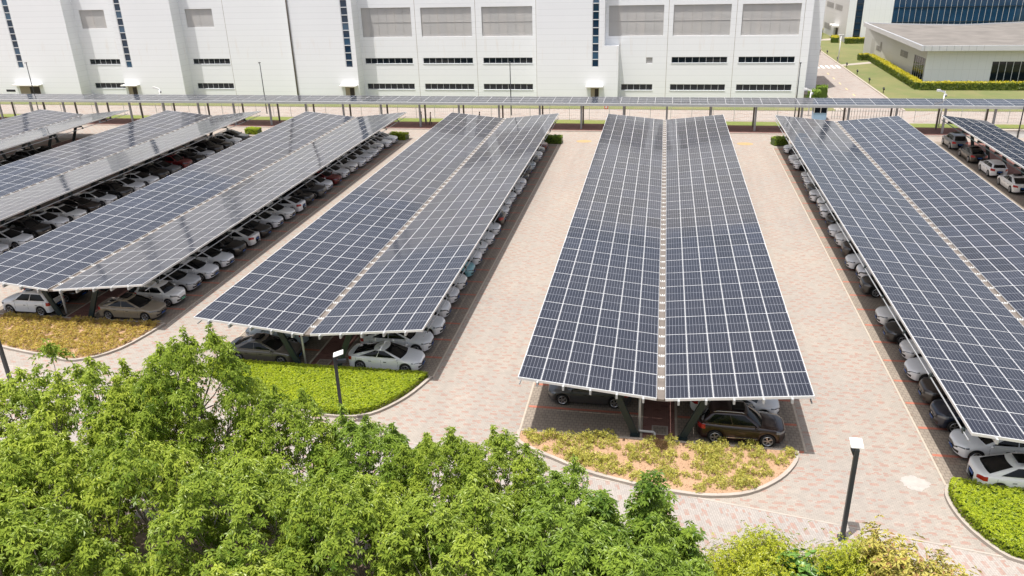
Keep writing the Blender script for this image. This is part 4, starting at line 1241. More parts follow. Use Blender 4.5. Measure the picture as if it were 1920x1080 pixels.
def low_building():
    root = empty('low_building', (43.6, 148.0, 0), 0, label='low white-panelled building with an overhanging flat concrete roof', cat='building')
    w = MB()
    wall_holes(w, 0, 45, 0, 5.7, 0, [(10.3, 22.5, .2, 3.78)], .2)
    w.obj('front_wall', 'panel_white', root)
    sx = lambda y: -1.3 * (y - 148) / 30.0
    def q(y0, y1, z0, z1, off=.0): return [(sx(y0) - off, y0 - 148, z0), (sx(y1) - off, y1 - 148, z0), (sx(y1) - off, y1 - 148, z1), (sx(y0) - off, y0 - 148, z1)]
    s = MB(); s.add(q(148, 186, 0, 5.7), [(3, 2, 1, 0)]); s.add([(sx(186), 38, 0), (45, 38, 0), (45, 38, 5.7), (sx(186), 38, 5.7)], [(3, 2, 1, 0)])
    s.obj('side_wall', 'panel_grey', root)
    g = MB(); g.add([(10.3, .15, .2), (22.5, .15, .2), (22.5, .15, 3.78), (10.3, .15, 3.78)], [(0, 1, 2, 3)]); go = g.obj('window', 'window_glass', root)
    grid_frame('frame', 10.302, 22.498, .202, 3.778, 11, 1, 0.08, .08, .145, 'mullion', go)
    g = MB(); g.add(q(147.9 + .5, 153.8, .2, 4.2, .03), [(3, 2, 1, 0)]); go = g.obj('window', 'window_glass', root)
    f = MB()
    for i in range(6):
        y = 148.4 + i * 1.08; a = q(y - .06, y + .06, .2, 4.2, .06); f.add(a, [(3, 2, 1, 0)])
    f.obj('frame', 'mullion', go)
    for (y0, y1, z0, z1) in ((157.4, 161.6, 3.05, 4.17), (173.3, 174.4, 2.3, 4.1), (174.4, 176.8, 2.3, 3.2)):
        g = MB(); g.add(q(y0, y1, z0, z1, .03), [(3, 2, 1, 0)]); g.obj('louvre', 'louvre_dark', root)
    g = MB(); g.add(q(178.2, 180.6, 0, 4.15, .03), [(3, 2, 1, 0)]); g.obj('door', 'louvre_grey', root)
    poly = [(42.4, 146.4), (92, 146.0), (92, 190), (75, 187.2), (68.2, 184.8), (62.5, 182.7), (58.9, 182.1), (52.6, 183.6), (46.9, 186.0), (42.3, 189.2)]
    poly = [(x - 43.6 - .1, y - 148) for x, y in poly]
    r = MB(); r.prism(poly, 5.72, 6.32); ro = r.obj('roof', 'roof_concrete', root)
    rim = MB()
    for i in range(len(poly)):
        a, b = poly[i], poly[(i + 1) % len(poly)]
        rim.bar((a[0], a[1], 6.1), (b[0], b[1], 6.1), .36, .82)
    rim.obj('roof_rim', 'roof_metal', ro)
    rim = MB()
    for i in range(44): rim.box(-1.1 + i * 1.13, -1.06 + i * 1.13, -1.86, -1.79, 5.72, 6.52)
    rim.obj('rim_joint', 'pole_grey', ro)
low_building()

# ------------------------------------------------------------------ poles and small things
def solar_lamp(loc, h, lab, rotz=0.0, panel=True):
    t = empty('solar_lamp_post', loc, rotz, label=lab, cat='lamp post', group='dark solar lamp posts')
    p = MB(); p.bar((0, 0, 0), (0, 0, h), 0.17, 0.17, up=(0, 1, 0)); p.bar((0, 0, 0), (0, 0, .12), .34, .34, up=(0, 1, 0)); p.obj('pole', 'pole_dark', t)
    b = MB(); b.box(-.07, .07, -.07, .28, h - .1, h + .05); b.box(-.1, .1, .1, .55, h - .38, h - .22); b.obj('lamp_head', 'pole_dark', t)
    q = MB(); q.add([(-.24, -.05, h + .06), (.24, -.05, h + .06), (.24, .46, h + .20), (-.24, .46, h + .20), (-.24, -.05, h + .10), (.24, -.05, h + .10), (.24, .46, h + .24), (-.24, .46, h + .24)],
                    [(0, 3, 2, 1), (4, 5, 6, 7), (0, 1, 5, 4), (1, 2, 6, 5), (2, 3, 7, 6), (3, 0, 4, 7)])
    q.obj('lamp_panel', 'white_plastic', t)
solar_lamp((8.4, 28.8, 0), 4.55, 'dark square lamp post with a white square head, standing on the right aisle')
solar_lamp((-16.0, 34.3, 0), 4.2, 'dark lamp post with boxy head in front of the lime hedge', R(-70))
solar_lamp((-35.75, 34.0, 0), 4.75, 'dark lamp post at the left edge, its head outside the picture', R(90))

def thin_lamp(x, y, h, lab):
    t = empty('street_lamp', (x, y, 0), 0, label=lab, cat='street lamp', group='thin dark street lamps behind the walkway')
    p = MB(); p.tube([(0, 0, 0), (0, 0, h)], [.085, .06], 8); p.obj('pole', 'pole_dark', t, True)
    p = MB(); p.box(-.12, .12, -.3, .12, h, h + .1); p.obj('lamp_head', 'pole_dark', t)
thin_lamp(-102.9, 119, 8.0, 'thin dark lamp pole leaning beside the leftmost door canopy')
thin_lamp(-61.6, 119, 7.85, 'thin dark lamp pole before the blank white wall left of the drainpipe')
thin_lamp(-22.0, 119, 7.75, 'thin dark lamp pole before the middle window bands')
thin_lamp(18.9, 119, 7.5, 'thin dark lamp pole before the right corner of the white building')
thin_lamp(43.6, 107.2, 7.0, 'thin dark lamp pole at the right edge, behind the single-slope canopy')

t = empty('street_lamp', (35.05, 175.3, 0), 0, label='slim white lamp post on the lawn beside the crosswalk', cat='street lamp')
p = MB(); p.tube([(0, 0, 0), (0, 0, 5.4)], [.11, .09], 8); p.obj('pole', 'pole_white', t, True)
p = MB(); p.box(-.5, .5, -.12, .12, 5.4, 5.5); p.obj('lamp_head', 'pole_white', t)

def cctv(x, y, h, lab):
    t = empty('camera_pole', (x, y, 0), 0, label=lab, cat='security camera', group='white security camera poles')
    p = MB(); p.tube([(0, 0, 0), (0, 0, h)], .09, 8); p.obj('pole', 'pole_white', t, True)
    p = MB(); p.bar((0, 0, h - .1), (-.7, -.1, h + .12), .2, .2); p.box(-1.0, -.6, -.22, .05, h - .02, h + .25); p.obj('camera_body', 'pole_white', t)
    p = MB(); p.tube([(.2, 0, h - .7), (.2, 0, h - .35)], .13, 8); p.obj('dome', 'pole_grey', t, True)
cctv(-79.1, 118, 4.1, 'white camera pole before the second white tower, left of centre')
cctv(20.9, 120, 3.7, 'white camera pole at the foot of the building corner by the road')
cctv(36.2, 113, 4.7, 'white camera pole above the walkway roof before the lawn')
for i, (x, y) in enumerate(((35.1, 187.8), (35.25, 177), (35.4, 168.5), (35.4, 159), (35.4, 149.3), (35.4, 139.3))):
    t = empty('garden_light', (x, y, 0), 0, label=['farthest low black garden light along the lawn kerb', 'low black garden light at the foot of the white lamp post', 'low black garden light where the path meets the road', 'low black garden light on the lawn, third from the walkway', 'low black garden light on the lawn, second from the walkway', 'low black garden light on the lawn nearest the walkway'][i], cat='garden light', group='garden lights along the road')
    p = MB(); p.tube([(0, 0, 0), (0, 0, .6)], .06, 6); p.obj('stake', 'black_plastic', t)
    p = MB(); p.tube([(0, -.2, .62), (0, .15, .82)], .16, 8); p.obj('lamp_head', 'black_plastic', t)
mb = MB(); mb.tube([(0, 0, 0), (0, 0, .9)], .04, 6)
t = empty('round_sign', (-7.6, 116.6, 0), 0, label='small round orange-red sign hung on the wire fence', cat='sign')
p = MB(); p.tube([(0, -.06, 1.75), (0, -.03, 1.75)], .3, 16); p.obj('disc', 'orange_sign', t)
p = MB(); p.tube([(0, -.075, 1.75), (0, -.063, 1.75)], .16, 16); p.obj('centre', 'white_plastic', t)
# drain covers in the central strip of the beds
for (x, y) in ((0.75, 36.1), (-19.85, 40.9)):
    t = MB(); t.box(x - .42, x + .42, y - .42, y + .42, .006, .022); o = t.obj('drain_cover', 'kerb_concrete')
    o['label'] = 'square grey drain cover in the red strip under the ' + ('central canopy' if x > 0 else 'canopy by the lime hedge'); o['category'] = 'drain cover'
    m = MB(); m.box(x - .34, x + .34, y - .34, y + .34, .0225, .026); m.obj('lid', 'bay_paving', o)

# ------------------------------------------------------------------ people
def person(loc, rotz, top, bottom, lab, stride=0.18, hs=1.0):
    J = [(0, 0, .95), (0, 0, 1.15), (0, 0, 1.40), (0, 0, 1.50), (.01, 0, 1.60), (.01, 0, 1.72),        # 0-5 spine, neck, head
         (0, .17, 1.40), (-.03, .23, 1.13), (.06, .25, .90),                                            # 6-8 left arm
         (0, -.17, 1.40), (.03, -.23, 1.13), (.10, -.24, .91),                                          # 9-11 right arm
         (0, .09, .90), (.06 + stride * .5, .10, .50), (stride, .10, .08), (stride + .14, .10, .03),     # 12-15 left leg
         (0, -.09, .90), (.02, -.10, .50), (-stride, -.10, .09), (-stride + .14, -.10, .03)]             # 16-19 right leg
    E = [(0, 1), (1, 2), (2, 3), (3, 4), (4, 5), (2, 6), (6, 7), (7, 8), (2, 9), (9, 10), (10, 11), (0, 12), (12, 13), (13, 14), (14, 15), (0, 16), (16, 17), (17, 18), (18, 19)]
    rad = [.14, .13, .14, .055, .095, .075, .06, .045, .033, .06, .045, .033, .085, .06, .045, .035, .085, .06, .045, .035]
    for w_, sg in ((8, 1), (11, -1)):
        wx, wy, wz = J[w_]
        J.append((wx + .01, wy, wz - .07)); pi = len(J) - 1; E.append((w_, pi)); rad.append(.028)
        for k, (dx, ln) in enumerate(((-.03, .07), (-.01, .085), (.01, .08), (.03, .065))):
            J.append((wx + dx + .02, wy - sg * .01, wz - .07 - ln)); E.append((pi, len(J) - 1)); rad.append(.009)
        J.append((wx + .055, wy - sg * .02, wz - .06)); E.append((w_, len(J) - 1)); rad.append(.010)
    me = bpy.data.meshes.new('person'); me.from_pydata(J, E, [])
    tmp = bpy.data.objects.new('person_skeleton', me); COL.objects.link(tmp)
    md = tmp.modifiers.new('skin', 'SKIN')
    for v, r_ in zip(me.skin_vertices[0].data, rad): v.radius = (r_, r_)
    me.skin_vertices[0].data[0].use_root = True
    tmp.modifiers.new('sub', 'SUBSURF').levels = 1
    dg = bpy.context.evaluated_depsgraph_get()
    ev = bpy.data.meshes.new_from_object(tmp.evaluated_get(dg))
    bpy.data.objects.remove(tmp)
    ev.materials.clear()
    for m in ('skin', top, bottom, 'hair_black'): ev.materials.append(MATS[m])
    for p in ev.polygons:
        c = p.center
        if c.z > 1.46: mi = 0
        elif c.z > .97: mi = 1 if not (abs(c.y) > .2 and c.z < 1.15) else 0
        elif abs(c.y) > .19: mi = 0
        else: mi = 2
        if c.z < .07: mi = 3
        p.material_index = mi; p.use_smooth = True
    o = link('person', ev, None, loc, rotz, lab, 'person')
    o.scale = (hs, hs, hs)
    h = bmesh.new(); bmesh.ops.create_uvsphere(h, u_segments=10, v_segments=8, radius=.115)
    for v in list(h.verts):
        v.co = Vector((v.co.x * .95 - .02, v.co.y * .9, v.co.z * 1.05 + 1.68))
    bmesh.ops.delete(h, geom=[v for v in h.verts if v.co.x > .045 and v.co.z < 1.71 or v.co.z < 1.58], context='VERTS')
    hm = bpy.data.meshes.new('hair'); h.to_mesh(hm); h.free(); hm.materials.append(MATS['hair_black']); link('hair', hm, o)
person((-32.5, 111.6, .06), R(200), 'cloth_light', 'cloth_dark', 'person in pale top and black trousers walking under the covered walkway')
person((-34.0, 112.0, .06), R(200), 'cloth_dark', 'cloth_dark', 'person in dark clothes half behind a walkway post', .1)
person((-25.4, 112.2, .06), R(180), 'cloth_dark', 'cloth_dark', 'person in dark clothes mostly hidden behind the fourth canopy', .1)
person((33.6, 188.0, .01), R(250), 'cloth_light', 'cloth_dark', 'person in light shirt walking on the far road', .15)
person((33.1, 188.6, .01), R(250), 'cloth_dark', 'cloth_dark', 'person in dark clothes beside the one in a light shirt on the far road', .15)

# ------------------------------------------------------------------ cars
def interp(pts, x):
    pts = sorted(pts)
    xs = [p[0] for p in pts]; ys = [p[1] for p in pts]
    if x <= xs[0]: return ys[0]
    if x >= xs[-1]: return ys[-1]
    for i in range(len(xs) - 1):
        if xs[i] <= x <= xs[i + 1]:
            t = (x - xs[i]) / (xs[i + 1] - xs[i]); 
            m = lambda j: (ys[min(j + 1, len(ys) - 1)] - ys[max(j - 1, 0)]) / (xs[min(j + 1, len(xs) - 1)] - xs[max(j - 1, 0)])
            h = xs[i + 1] - xs[i]; m0, m1 = m(i) * h, m(i + 1) * h
            return (2 * t**3 - 3 * t**2 + 1) * ys[i] + (t**3 - 2 * t**2 + t) * m0 + (-2 * t**3 + 3 * t**2) * ys[i + 1] + (t**3 - t**2) * m1

CARS = {
 'sedan': dict(L=4.65, W=1.82, top=[(2.325, .66), (2.28, .74), (2.05, .82), (1.6, .90), (1.2, .955), (0, .97), (-1.5, 1.0), (-2.05, 1.01), (-2.25, .97), (-2.325, .80)],
               belt=.95, zr=1.47, xf=(1.24, .18), xr=(-2.02, -.86), hb=.80, ht=.60, wr=.335, sill=.22, sun=True),
 'fastback': dict(L=4.66, W=1.85, top=[(2.33, .62), (2.28, .71), (2.0, .80), (1.6, .88), (1.25, .93), (0, .95), (-1.5, .99), (-2.1, 1.0), (-2.28, .95), (-2.33, .78)],
               belt=.93, zr=1.43, xf=(1.30, .20), xr=(-2.16, -.55), hb=.81, ht=.59, wr=.34, sill=.22, sun=False),
 'suv': dict(L=4.35, W=1.84, top=[(2.175, .72), (2.14, .86), (1.95, .97), (1.5, 1.04), (1.0, 1.09), (0, 1.09), (-1.4, 1.11), (-2.0, 1.10), (-2.14, 1.02), (-2.175, .84)],
               belt=1.07, zr=1.70, xf=(1.05, .30), xr=(-2.06, -1.62), hb=.82, ht=.64, wr=.365, sill=.27, sun=True),
 'hatchback': dict(L=4.1, W=1.72, top=[(2.05, .60), (2.01, .74), (1.85, .86), (1.5, .96), (1.0, 1.02), (0, 1.02), (-1.3, 1.05), (-1.9, 1.05), (-2.02, .98), (-2.05, .8)],
               belt=.97, zr=1.46, xf=(1.3, .35), xr=(-1.92, -1.6), hb=.77, ht=.60, wr=.315, sill=.23, sun=False),
 'minicar': dict(L=3.6, W=1.66, top=[(1.8, .60), (1.77, .76), (1.62, .90), (1.3, .98), (.85, 1.02), (0, 1.02), (-1.2, 1.03), (-1.6, 1.02), (-1.76, .92), (-1.8, .72)],
               belt=.97, zr=1.50, xf=(.98, .55), xr=(-1.62, -1.42), hb=.76, ht=.64, wr=.30, sill=.24, sun=False),
}
def car_parts(kind):
    P = CARS[kind]; L, W = P['L'], P['W']; h = L / 2; wr = P['wr']; arch = wr + .045
    ax = (h - .88 + (0.12 if kind == 'minicar' else 0), -h + .92 - (0.2 if kind == 'minicar' else 0))
    zc = wr
    def half(x):
        u = abs(x) / h
        d = max(0.0, h - abs(x)); k = .34 if x > 0 else .24
        cor = 1.0 if d >= k else .40 + .60 * (d / k) ** .52
        return W / 2 * (1 - .05 * u ** 2 - .05 * u ** 6) * cor
    def bottom(x):
        zb = P['sill'] + .10 * (abs(x) / h) ** 14
        for a in ax:
            d = abs(x - a)
            if d < arch: zb = max(zb, zc + math.sqrt(arch * arch - d * d))
        return zb
    def ring(x, v):
        """v in 0..6: bottom edge, low side, mid side, shoulder, turn, deck, centre"""
        w = half(x); zt = interp(P['top'], x); zs = zt - .07 - .04 * (1 - (abs(x) / h) ** 4); zb = bottom(x)
        z1 = max(zb + .02, P['sill'] + .22); z2 = max(zb + .05, P['sill'] + .45); z2 = min(z2, zs - .02); z1 = min(z1, z2 - .01)
        pts = [(w * .955, zb), (w * .985, z1), (w * 1.0, z2), (w * .965, zs), (w * .90, zs + (zt - zs) * .72), (w * .62, zt - .004), (0, zt + .012)]
        i = min(int(v), 5); t = v - i
        a, b = pts[i], pts[i + 1]
        return a[0] + (b[0] - a[0]) * t, a[1] + (b[1] - a[1]) * t
    xs = sorted(set([round(-h + L * i / 56, 4) for i in range(57)] + [sg_ * (h - q_) for sg_ in (1, -1) for q_ in (.004, .012, .025, .045, .07, .10, .14, .19, .25, .31)] + [a + s * arch for a in ax for s in (-1, 1)]))
    body = MB(); rings = []
    vv = []; nv = 13
    for x in xs:
        pts = [ring(x, v) for v in range(7)]
        row = [(x, y, z) for y, z in pts] + [(x, -y, z) for y, z in reversed(pts[:-1])]
        vv += row
    ff = []
    for i in range(len(xs) - 1):
        for k in range(nv - 1):
            a = i * nv + k; ff.append((a, a + nv, a + nv + 1, a + 1))
    ff.append(tuple(range(nv - 1, -1, -1))); ff.append(tuple((len(xs) - 1) * nv + k for k in range(nv)))
    body.add(vv, ff)
    # greenhouse
    nf, ns = 8, 12
    def gh(t):
        xf = P['xf'][0] + (P['xf'][1] - P['xf'][0]) * t; xr = P['xr'][0] + (P['xr'][1] - P['xr'][0]) * t
        hw = P['hb'] + (P['ht'] - P['hb']) * t ** 1.15; z = P['belt'] + (P['zr'] - P['belt']) * (t ** .92)
        return xf, xr, hw, z
    def gpt(seg, s, t, inset=0.0, dz=0.0):
        xf, xr, hw, z = gh(min(t, 1)); hw -= inset; xf -= inset * 1.5; xr += inset * 1.5; z += dz
        hr = hw * .93
        tt = min(t, 1)
        if seg == 0:  # windscreen, s from -y to +y
            y = (2 * s - 1); return (xf - .16 * y * y, y * hw, z - .045 * tt - .02 * tt * y * y)
        if seg == 2:  # rear screen, s from +y to -y
            y = (1 - 2 * s); return (xr + .14 * y * y, y * hr, z - .085 * tt - .02 * tt * y * y)
        sg = 1 if seg == 1 else -1
        q = s if seg == 1 else 1 - s
        x = (xf - .16) + ((xr + .14) - (xf - .16)) * q
        w = hw + (hr - hw) * q ** 2 + .03 * math.sin(math.pi * q)
        return (x, sg * w, z - tt * (.02 + .045 * (1 - q) ** 2 * 1.0 + .085 * q ** 2 - .04 * q * (1 - q)))
    levels = [(0, 0, -.03), (0, 0, 0), (.3, 0, 0), (.6, 0, 0), (.85, 0, 0), (1, 0, 0), (1, .045, .028), (1, .16, .048), (1, .36, .058)]
    segs = [(0, nf), (1, ns), (2, nf), (3, ns)]
    vv = []; N = 2 * (nf + ns)
    for t, ins, dz in levels:
        for seg, n in segs:
            for i in range(n): vv.append(gpt(seg, i / n, t, ins, dz))
    ff = []
    for j in range(len(levels) - 1):
        for k in range(N): ff.append((j * N + k, j * N + (k + 1) % N, (j + 1) * N + (k + 1) % N, (j + 1) * N + k))
    ff.append(tuple((len(levels) - 1) * N + k for k in range(N)))
    body.add(vv, ff)
    parts = []
    me = body.mesh('body', 'car_paint', True); parts.append(('body', me, -1, None))
    def gpatch(name, seg, s0, s1, t0, t1, off, mat='car_glass', nu=8, nw=5, slant=(0, 0)):
        mb = MB(); vs_ = []
        for j in range(nw + 1):
            t = t0 + (t1 - t0) * j / nw
            for i in range(nu + 1):
                a = s0 + slant[0] * j / nw; b = s1 - slant[1] * j / nw
                s = a + (b - a) * i / nu
                p = Vector(gpt(seg, s, t)); e = .01
                du = Vector(gpt(seg, min(1, s + e), t)) - Vector(gpt(seg, max(0, s - e), t)); dv = Vector(gpt(seg, s, min(1, t + e))) - Vector(gpt(seg, s, max(0, t - e)))
                nrm = du.cross(dv).normalized()
                if nrm.dot(p - Vector((-.3, 0, .7))) < 0: nrm = -nrm
                vs_.append(p + nrm * off)
        fs = [(j * (nu + 1) + i, j * (nu + 1) + i + 1, (j + 1) * (nu + 1) + i + 1, (j + 1) * (nu + 1) + i) for j in range(nw) for i in range(nu)]
        mb.add(vs_, fs); parts.append((name, mb.mesh(name, mat, True), -1, None))
    gpatch('windscreen', 0, .05, .95, .02, .95, .007)
    gpatch('rear_window', 2, .07, .93, .10, .92, .007)
    q1, q2, q3 = (.05, .47, .86)
    if kind in ('suv', 'hatchback', 'minicar'): q3 = .93
    for seg in (1, 3):
        for a, b, sl in ((q1, q2 - .010, (.02, 0)), (q2 + .010, q3, (0, .04))):
            if seg == 1: gpatch('side_window', 1, a, b, .10, .88, .006, slant=sl)
            else: gpatch('side_window', 3, 1 - b, 1 - a, .10, .88, .006, slant=(sl[1], sl[0]))
    if P['sun']:
        xf, xr, hw, z = gh(1); x1 = xf - .18; x0 = x1 - .62
        mb = MB(); zz = z + .064
        mb.box(x0, x1, -hw * .58, hw * .58, zz - .04, zz); parts.append(('sunroof', mb.mesh('sunroof', 'car_glass'), -1, None))
    def bgrid(mb, x0, x1, v0, v1, sg, off, nu=8, nw=4):
        vs_ = []
        def pt(x, v):
            y, z = ring(max(-h + .001, min(h - .001, x)), v); return Vector((x, y, z))
        for j in range(nw + 1):
            v = v0 + (v1 - v0) * j / nw
            for i in range(nu + 1):
                t = i / nu
                if x0 > 0: x = x1 - (x1 - x0) * (1 - t) ** 2
                else: x = x0 + (x1 - x0) * t ** 2
                p = pt(x, v); ex = min(.02, .45 * (h - abs(x)) + .0015)
                n = (pt(x + ex, v) - pt(x - ex, v)).cross(pt(x, min(6, v + .05)) - pt(x, max(0, v - .05)))
                n = n.normalized() if n.length > 1e-9 else Vector((0, 1, 0))
                if n.dot(Vector((x, p.y, .2))) < 0: n = -n
                q = p + n * off
                vs_.append((q.x, sg * q.y, q.z))
        fs = [(j * (nu + 1) + i, j * (nu + 1) + i + 1, (j + 1) * (nu + 1) + i + 1, (j + 1) * (nu + 1) + i) for j in range(nw) for i in range(nu)]
        mb.add(vs_, fs)
    def bpatch(name, x0, x1, v0, v1, sg, off, mat):
        mb = MB(); bgrid(mb, x0, x1, v0, v1, sg, off); parts.append((name, mb.mesh(name, mat, True), -1, None))
    for sg in (1, -1):
        bpatch('headlight', h - .50, h - .075, 2.35, 3.25, sg, .007, 'lamp_clear')
        bpatch('tail_light', -h + .04, -h + .40, 2.25, 3.3, sg, .007, 'tail_red')
        mb = MB(); bmx = P['xf'][0] - .35
        bm = bmesh.new(); bmesh.ops.create_uvsphere(bm, u_segments=8, v_segments=6, radius=.1)
        for v in bm.verts: v.co = Vector((bmx + v.co.x * .8, sg * (W / 2 + .06) + v.co.y * 1.1, P['belt'] + .06 + v.co.z * .75))
        mm = bpy.data.meshes.new('mirror'); bm.to_mesh(mm); bm.free(); mm.materials.append(MATS['car_paint']); mm.polygons.foreach_set('use_smooth', [True] * len(mm.polygons))
        parts.append(('mirror', mm, -1, None))
        # door shut lines and handles as one slim trim part per side
        mb = MB()
        for xx in (P['xf'][0] - .3, P['xf'][0] - 1.35, P['xr'][0] + .5):
            pv = [ring(xx, v) for v in (1.0, 1.6, 2.2, 2.9)]
            for a, b in zip(pv[:-1], pv[1:]):
                mb.bar((xx, sg * (a[0] + .001), a[1]), (xx, sg * (b[0] + .001), b[1]), .012, .006, up=(0, 1, 0))
        for xx in (P['xf'][0] - 1.1, P['xf'][0] - 2.05):
            y_, z_ = ring(xx, 2.35); mb.box(xx - .09, xx + .09, min(sg * y_, sg * (y_ + .02)), max(sg * y_, sg * (y_ + .02)), z_ - .015, z_ + .015)
        parts.append(('door_trim', mb.mesh('door_trim', 'black_plastic'), -1, None))
    zt = interp(P['top'], h)
    nw_ = half(h)
    mb = MB(); zg = zt - .05; zl = P['sill'] + .13
    for sg in (1, -1):
        bgrid(mb, h - .075, h - .003, 1.75, 3.0, sg, .006)
        bgrid(mb, h - .13, h - .003, .35, 1.15, sg, .006)
    y0_ = ring(h - .003, 2.4)[0] + .01
    mb.box(h - .01, h + .007, -y0_, y0_, ring(h - .003, 1.75)[1], ring(h - .003, 3.0)[1]); mb.box(h - .01, h + .007, -y0_, y0_, ring(h - .003, .35)[1], ring(h - .003, 1.15)[1])
    parts.append(('grille', mb.mesh('grille', 'black_plastic'), -1, None))
    mb = MB(); zm = ring(h - .003, 2.5)[1]; mb.box(h + .0075, h + .016, -y0_ * .95, y0_ * .95, zm - .008, zm + .008); mb.box(h + .0165, h + .022, -.055, .055, zm - .045, zm + .045)
    parts.append(('grille_trim', mb.mesh('grille_trim', 'chrome'), -1, None))
    pm = 'plate_green' if kind == 'minicar' else 'plate_blue'
    mb = MB(); mb.box(h + .0085, h + .022, -.2, .2, P['sill'] + .13, P['sill'] + .235); parts.append(('licence_plate', mb.mesh('licence_plate', pm), -1, None))
    zr_ = interp(P['top'], -h)
    mb = MB(); mb.box(-h - .02, -h + .01, -.22, .22, zr_ - .19, zr_ - .06); parts.append(('licence_plate', mb.mesh('licence_plate', pm), -1, None))
    mb = MB(); mb.box(-h - .012, -h + .02, -half(h) * .8, half(h) * .8, P['sill'] + .08, P['sill'] + .17); parts.append(('rear_bumper_trim', mb.mesh('rear_bumper_trim', 'black_plastic'), -1, None))
    mb = MB(); mb.box(-h + .25, h - .25, -W / 2 + .24, W / 2 - .24, .17, .75); mb.box(ax[1] + arch + .02, ax[0] - arch - .02, -W / 2 + .07, W / 2 - .07, P['sill'] - .04, P['sill'] + .06); parts.append(('underbody', mb.mesh('underbody', 'black_plastic'), -1, None))
    # wheel: tyre with a rim as its sub-part
    def lathe(prof, n=22):
        vs_ = []; fs = []
        for k in range(n):
            a = 2 * math.pi * k / n
            for (r_, y_) in prof: vs_.append((r_ * math.cos(a), y_, r_ * math.sin(a)))
        m = len(prof)
        for k in range(n):
            for i in range(m - 1): fs.append((k * m + i, k * m + i + 1, ((k + 1) % n) * m + i + 1, ((k + 1) % n) * m + i))
        return vs_, fs
    ty = MB(); ty.add(*lathe([(.02, .03), (wr * .68, .05), (wr * .70, .10), (wr * .9, .11), (wr * .985, .085), (wr, .04), (wr, -.06), (wr * .9, -.1), (.02, -.1)]))
    tym = ty.mesh('wheel', 'tyre_rubber', True)
    rm = MB(); rm.add(*lathe([(wr * .58, .085), (wr * .69, .113), (wr * .72, .10)]))
    for k in range(5):
        a = 2 * math.pi * k / 5
        for da in (-.16, .16):
            rm.bar((.03 * math.cos(a), .09, .03 * math.sin(a)), (wr * .66 * math.cos(a + da), .098, wr * .66 * math.sin(a + da)), .035, .03, up=(0, 1, 0))
    rm.add(*lathe([(.002, .115), (.06, .112), (.065, .08)], 12))
    rmm = rm.mesh('rim', 'rim_alloy', False); rmd = rmm.copy(); rmd.materials.clear(); rmd.materials.append(MATS['dark_rim'])
    return parts, tym, rmm, rmd, ax, wr, W
CARP = {k: car_parts(k) for k in CARS}
COLR = {'white': (.84, .85, .86), 'pearl white': (.84, .835, .81), 'silver': (.58, .59, .60), 'grey': (.17, .175, .18), 'dark grey': (.055, .057, .06), 'black': (.010, .010, .011),
        'navy': (.010, .016, .035), 'dark brown': (.028, .019, .016), 'maroon brown': (.022, .0075, .0065), 'gold': (.27, .225, .165), 'grey-brown': (.115, .10, .085), 'red': (.16, .008, .010), 'pale teal': (.22, .50, .56), 'pale blue-grey': (.46, .53, .57)}
def car(kind, colour, x, y, heading, label, group=None, darkrim=False):
    parts, tym, rmm, rmd, ax, wr, W = CARP[kind]
    nm = {'suv': 'suv_car', 'fastback': 'fastback_car'}.get(kind, kind if kind in ('hatchback', 'minicar') else 'sedan_car')
    t = empty(nm, (x, y, 0.012), heading, label=label, cat='car', group=group)
    col = (*COLR[colour], 1)
    for n, me, _, _ in parts:
        o = link(n, me, t)
        if n in ('body', 'mirror'): o.color = col
    for a in ax:
        for sg in (1, -1):
            wv = link('wheel', tym, t); wv.location = (a, sg * (W / 2 - .115), wr)
            if sg < 0: wv.rotation_euler = (0, 0, math.pi)
            link('rim', rmd if darkrim else rmm, wv)
ORD = ['first', 'second', 'third', 'fourth', 'fifth', 'sixth', 'seventh', 'eighth', 'ninth', 'tenth', 'eleventh', 'twelfth', 'thirteenth', 'fourteenth', 'fifteenth', 'sixteenth', 'seventeenth', 'eighteenth', 'nineteenth', 'twentieth', 'twenty-first', 'twenty-second', 'twenty-third', 'twenty-fourth', 'twenty-fifth', 'twenty-sixth', 'twenty-seventh']
CN = {1: 'farthest-left canopy', 2: 'second canopy', 3: 'third canopy', 4: 'fourth canopy', 5: 'central canopy', 6: 'sixth canopy'}
KN = {'sedan': 'sedan', 'fastback': 'fastback', 'suv': 'SUV', 'hatchback': 'hatchback', 'minicar': 'minicar'}
S, F_, U, Hh = 'sedan', 'fastback', 'suv', 'hatchback'
def row(c, side, y0, items, special={}):
    """one row of bays; items are (bay number, kind, colour, rear_out)"""
    n = 0
    for i, (bay, kind, colour, rear) in enumerate(items):
        y = y0 + 2.45 * bay + rnd.uniform(-.12, .12)
        L = CARS[kind]['L']
        x = XV[c] + side * (6.25 - L / 2 + rnd.uniform(-.18, .18))
        out = 0.0 if side > 0 else math.pi
        hd = out + (math.pi if rear else 0) + R(rnd.uniform(-1.5, 1.5))
        lab = special.get(bay) or f"{colour} {KN[kind]} parked {'tail' if rear else 'nose'} out, {ORD[i]} car along the {'right' if side > 0 else 'left'} edge of the {CN[c]}"
        car(kind, colour, x, y, hd, lab, f"cars parked along the {'right' if side > 0 else 'left'} edge of the {CN[c]}", darkrim=rnd.random() < .25 and bay not in special)
W_, PW, BK = 'white', 'pearl white', 'black'
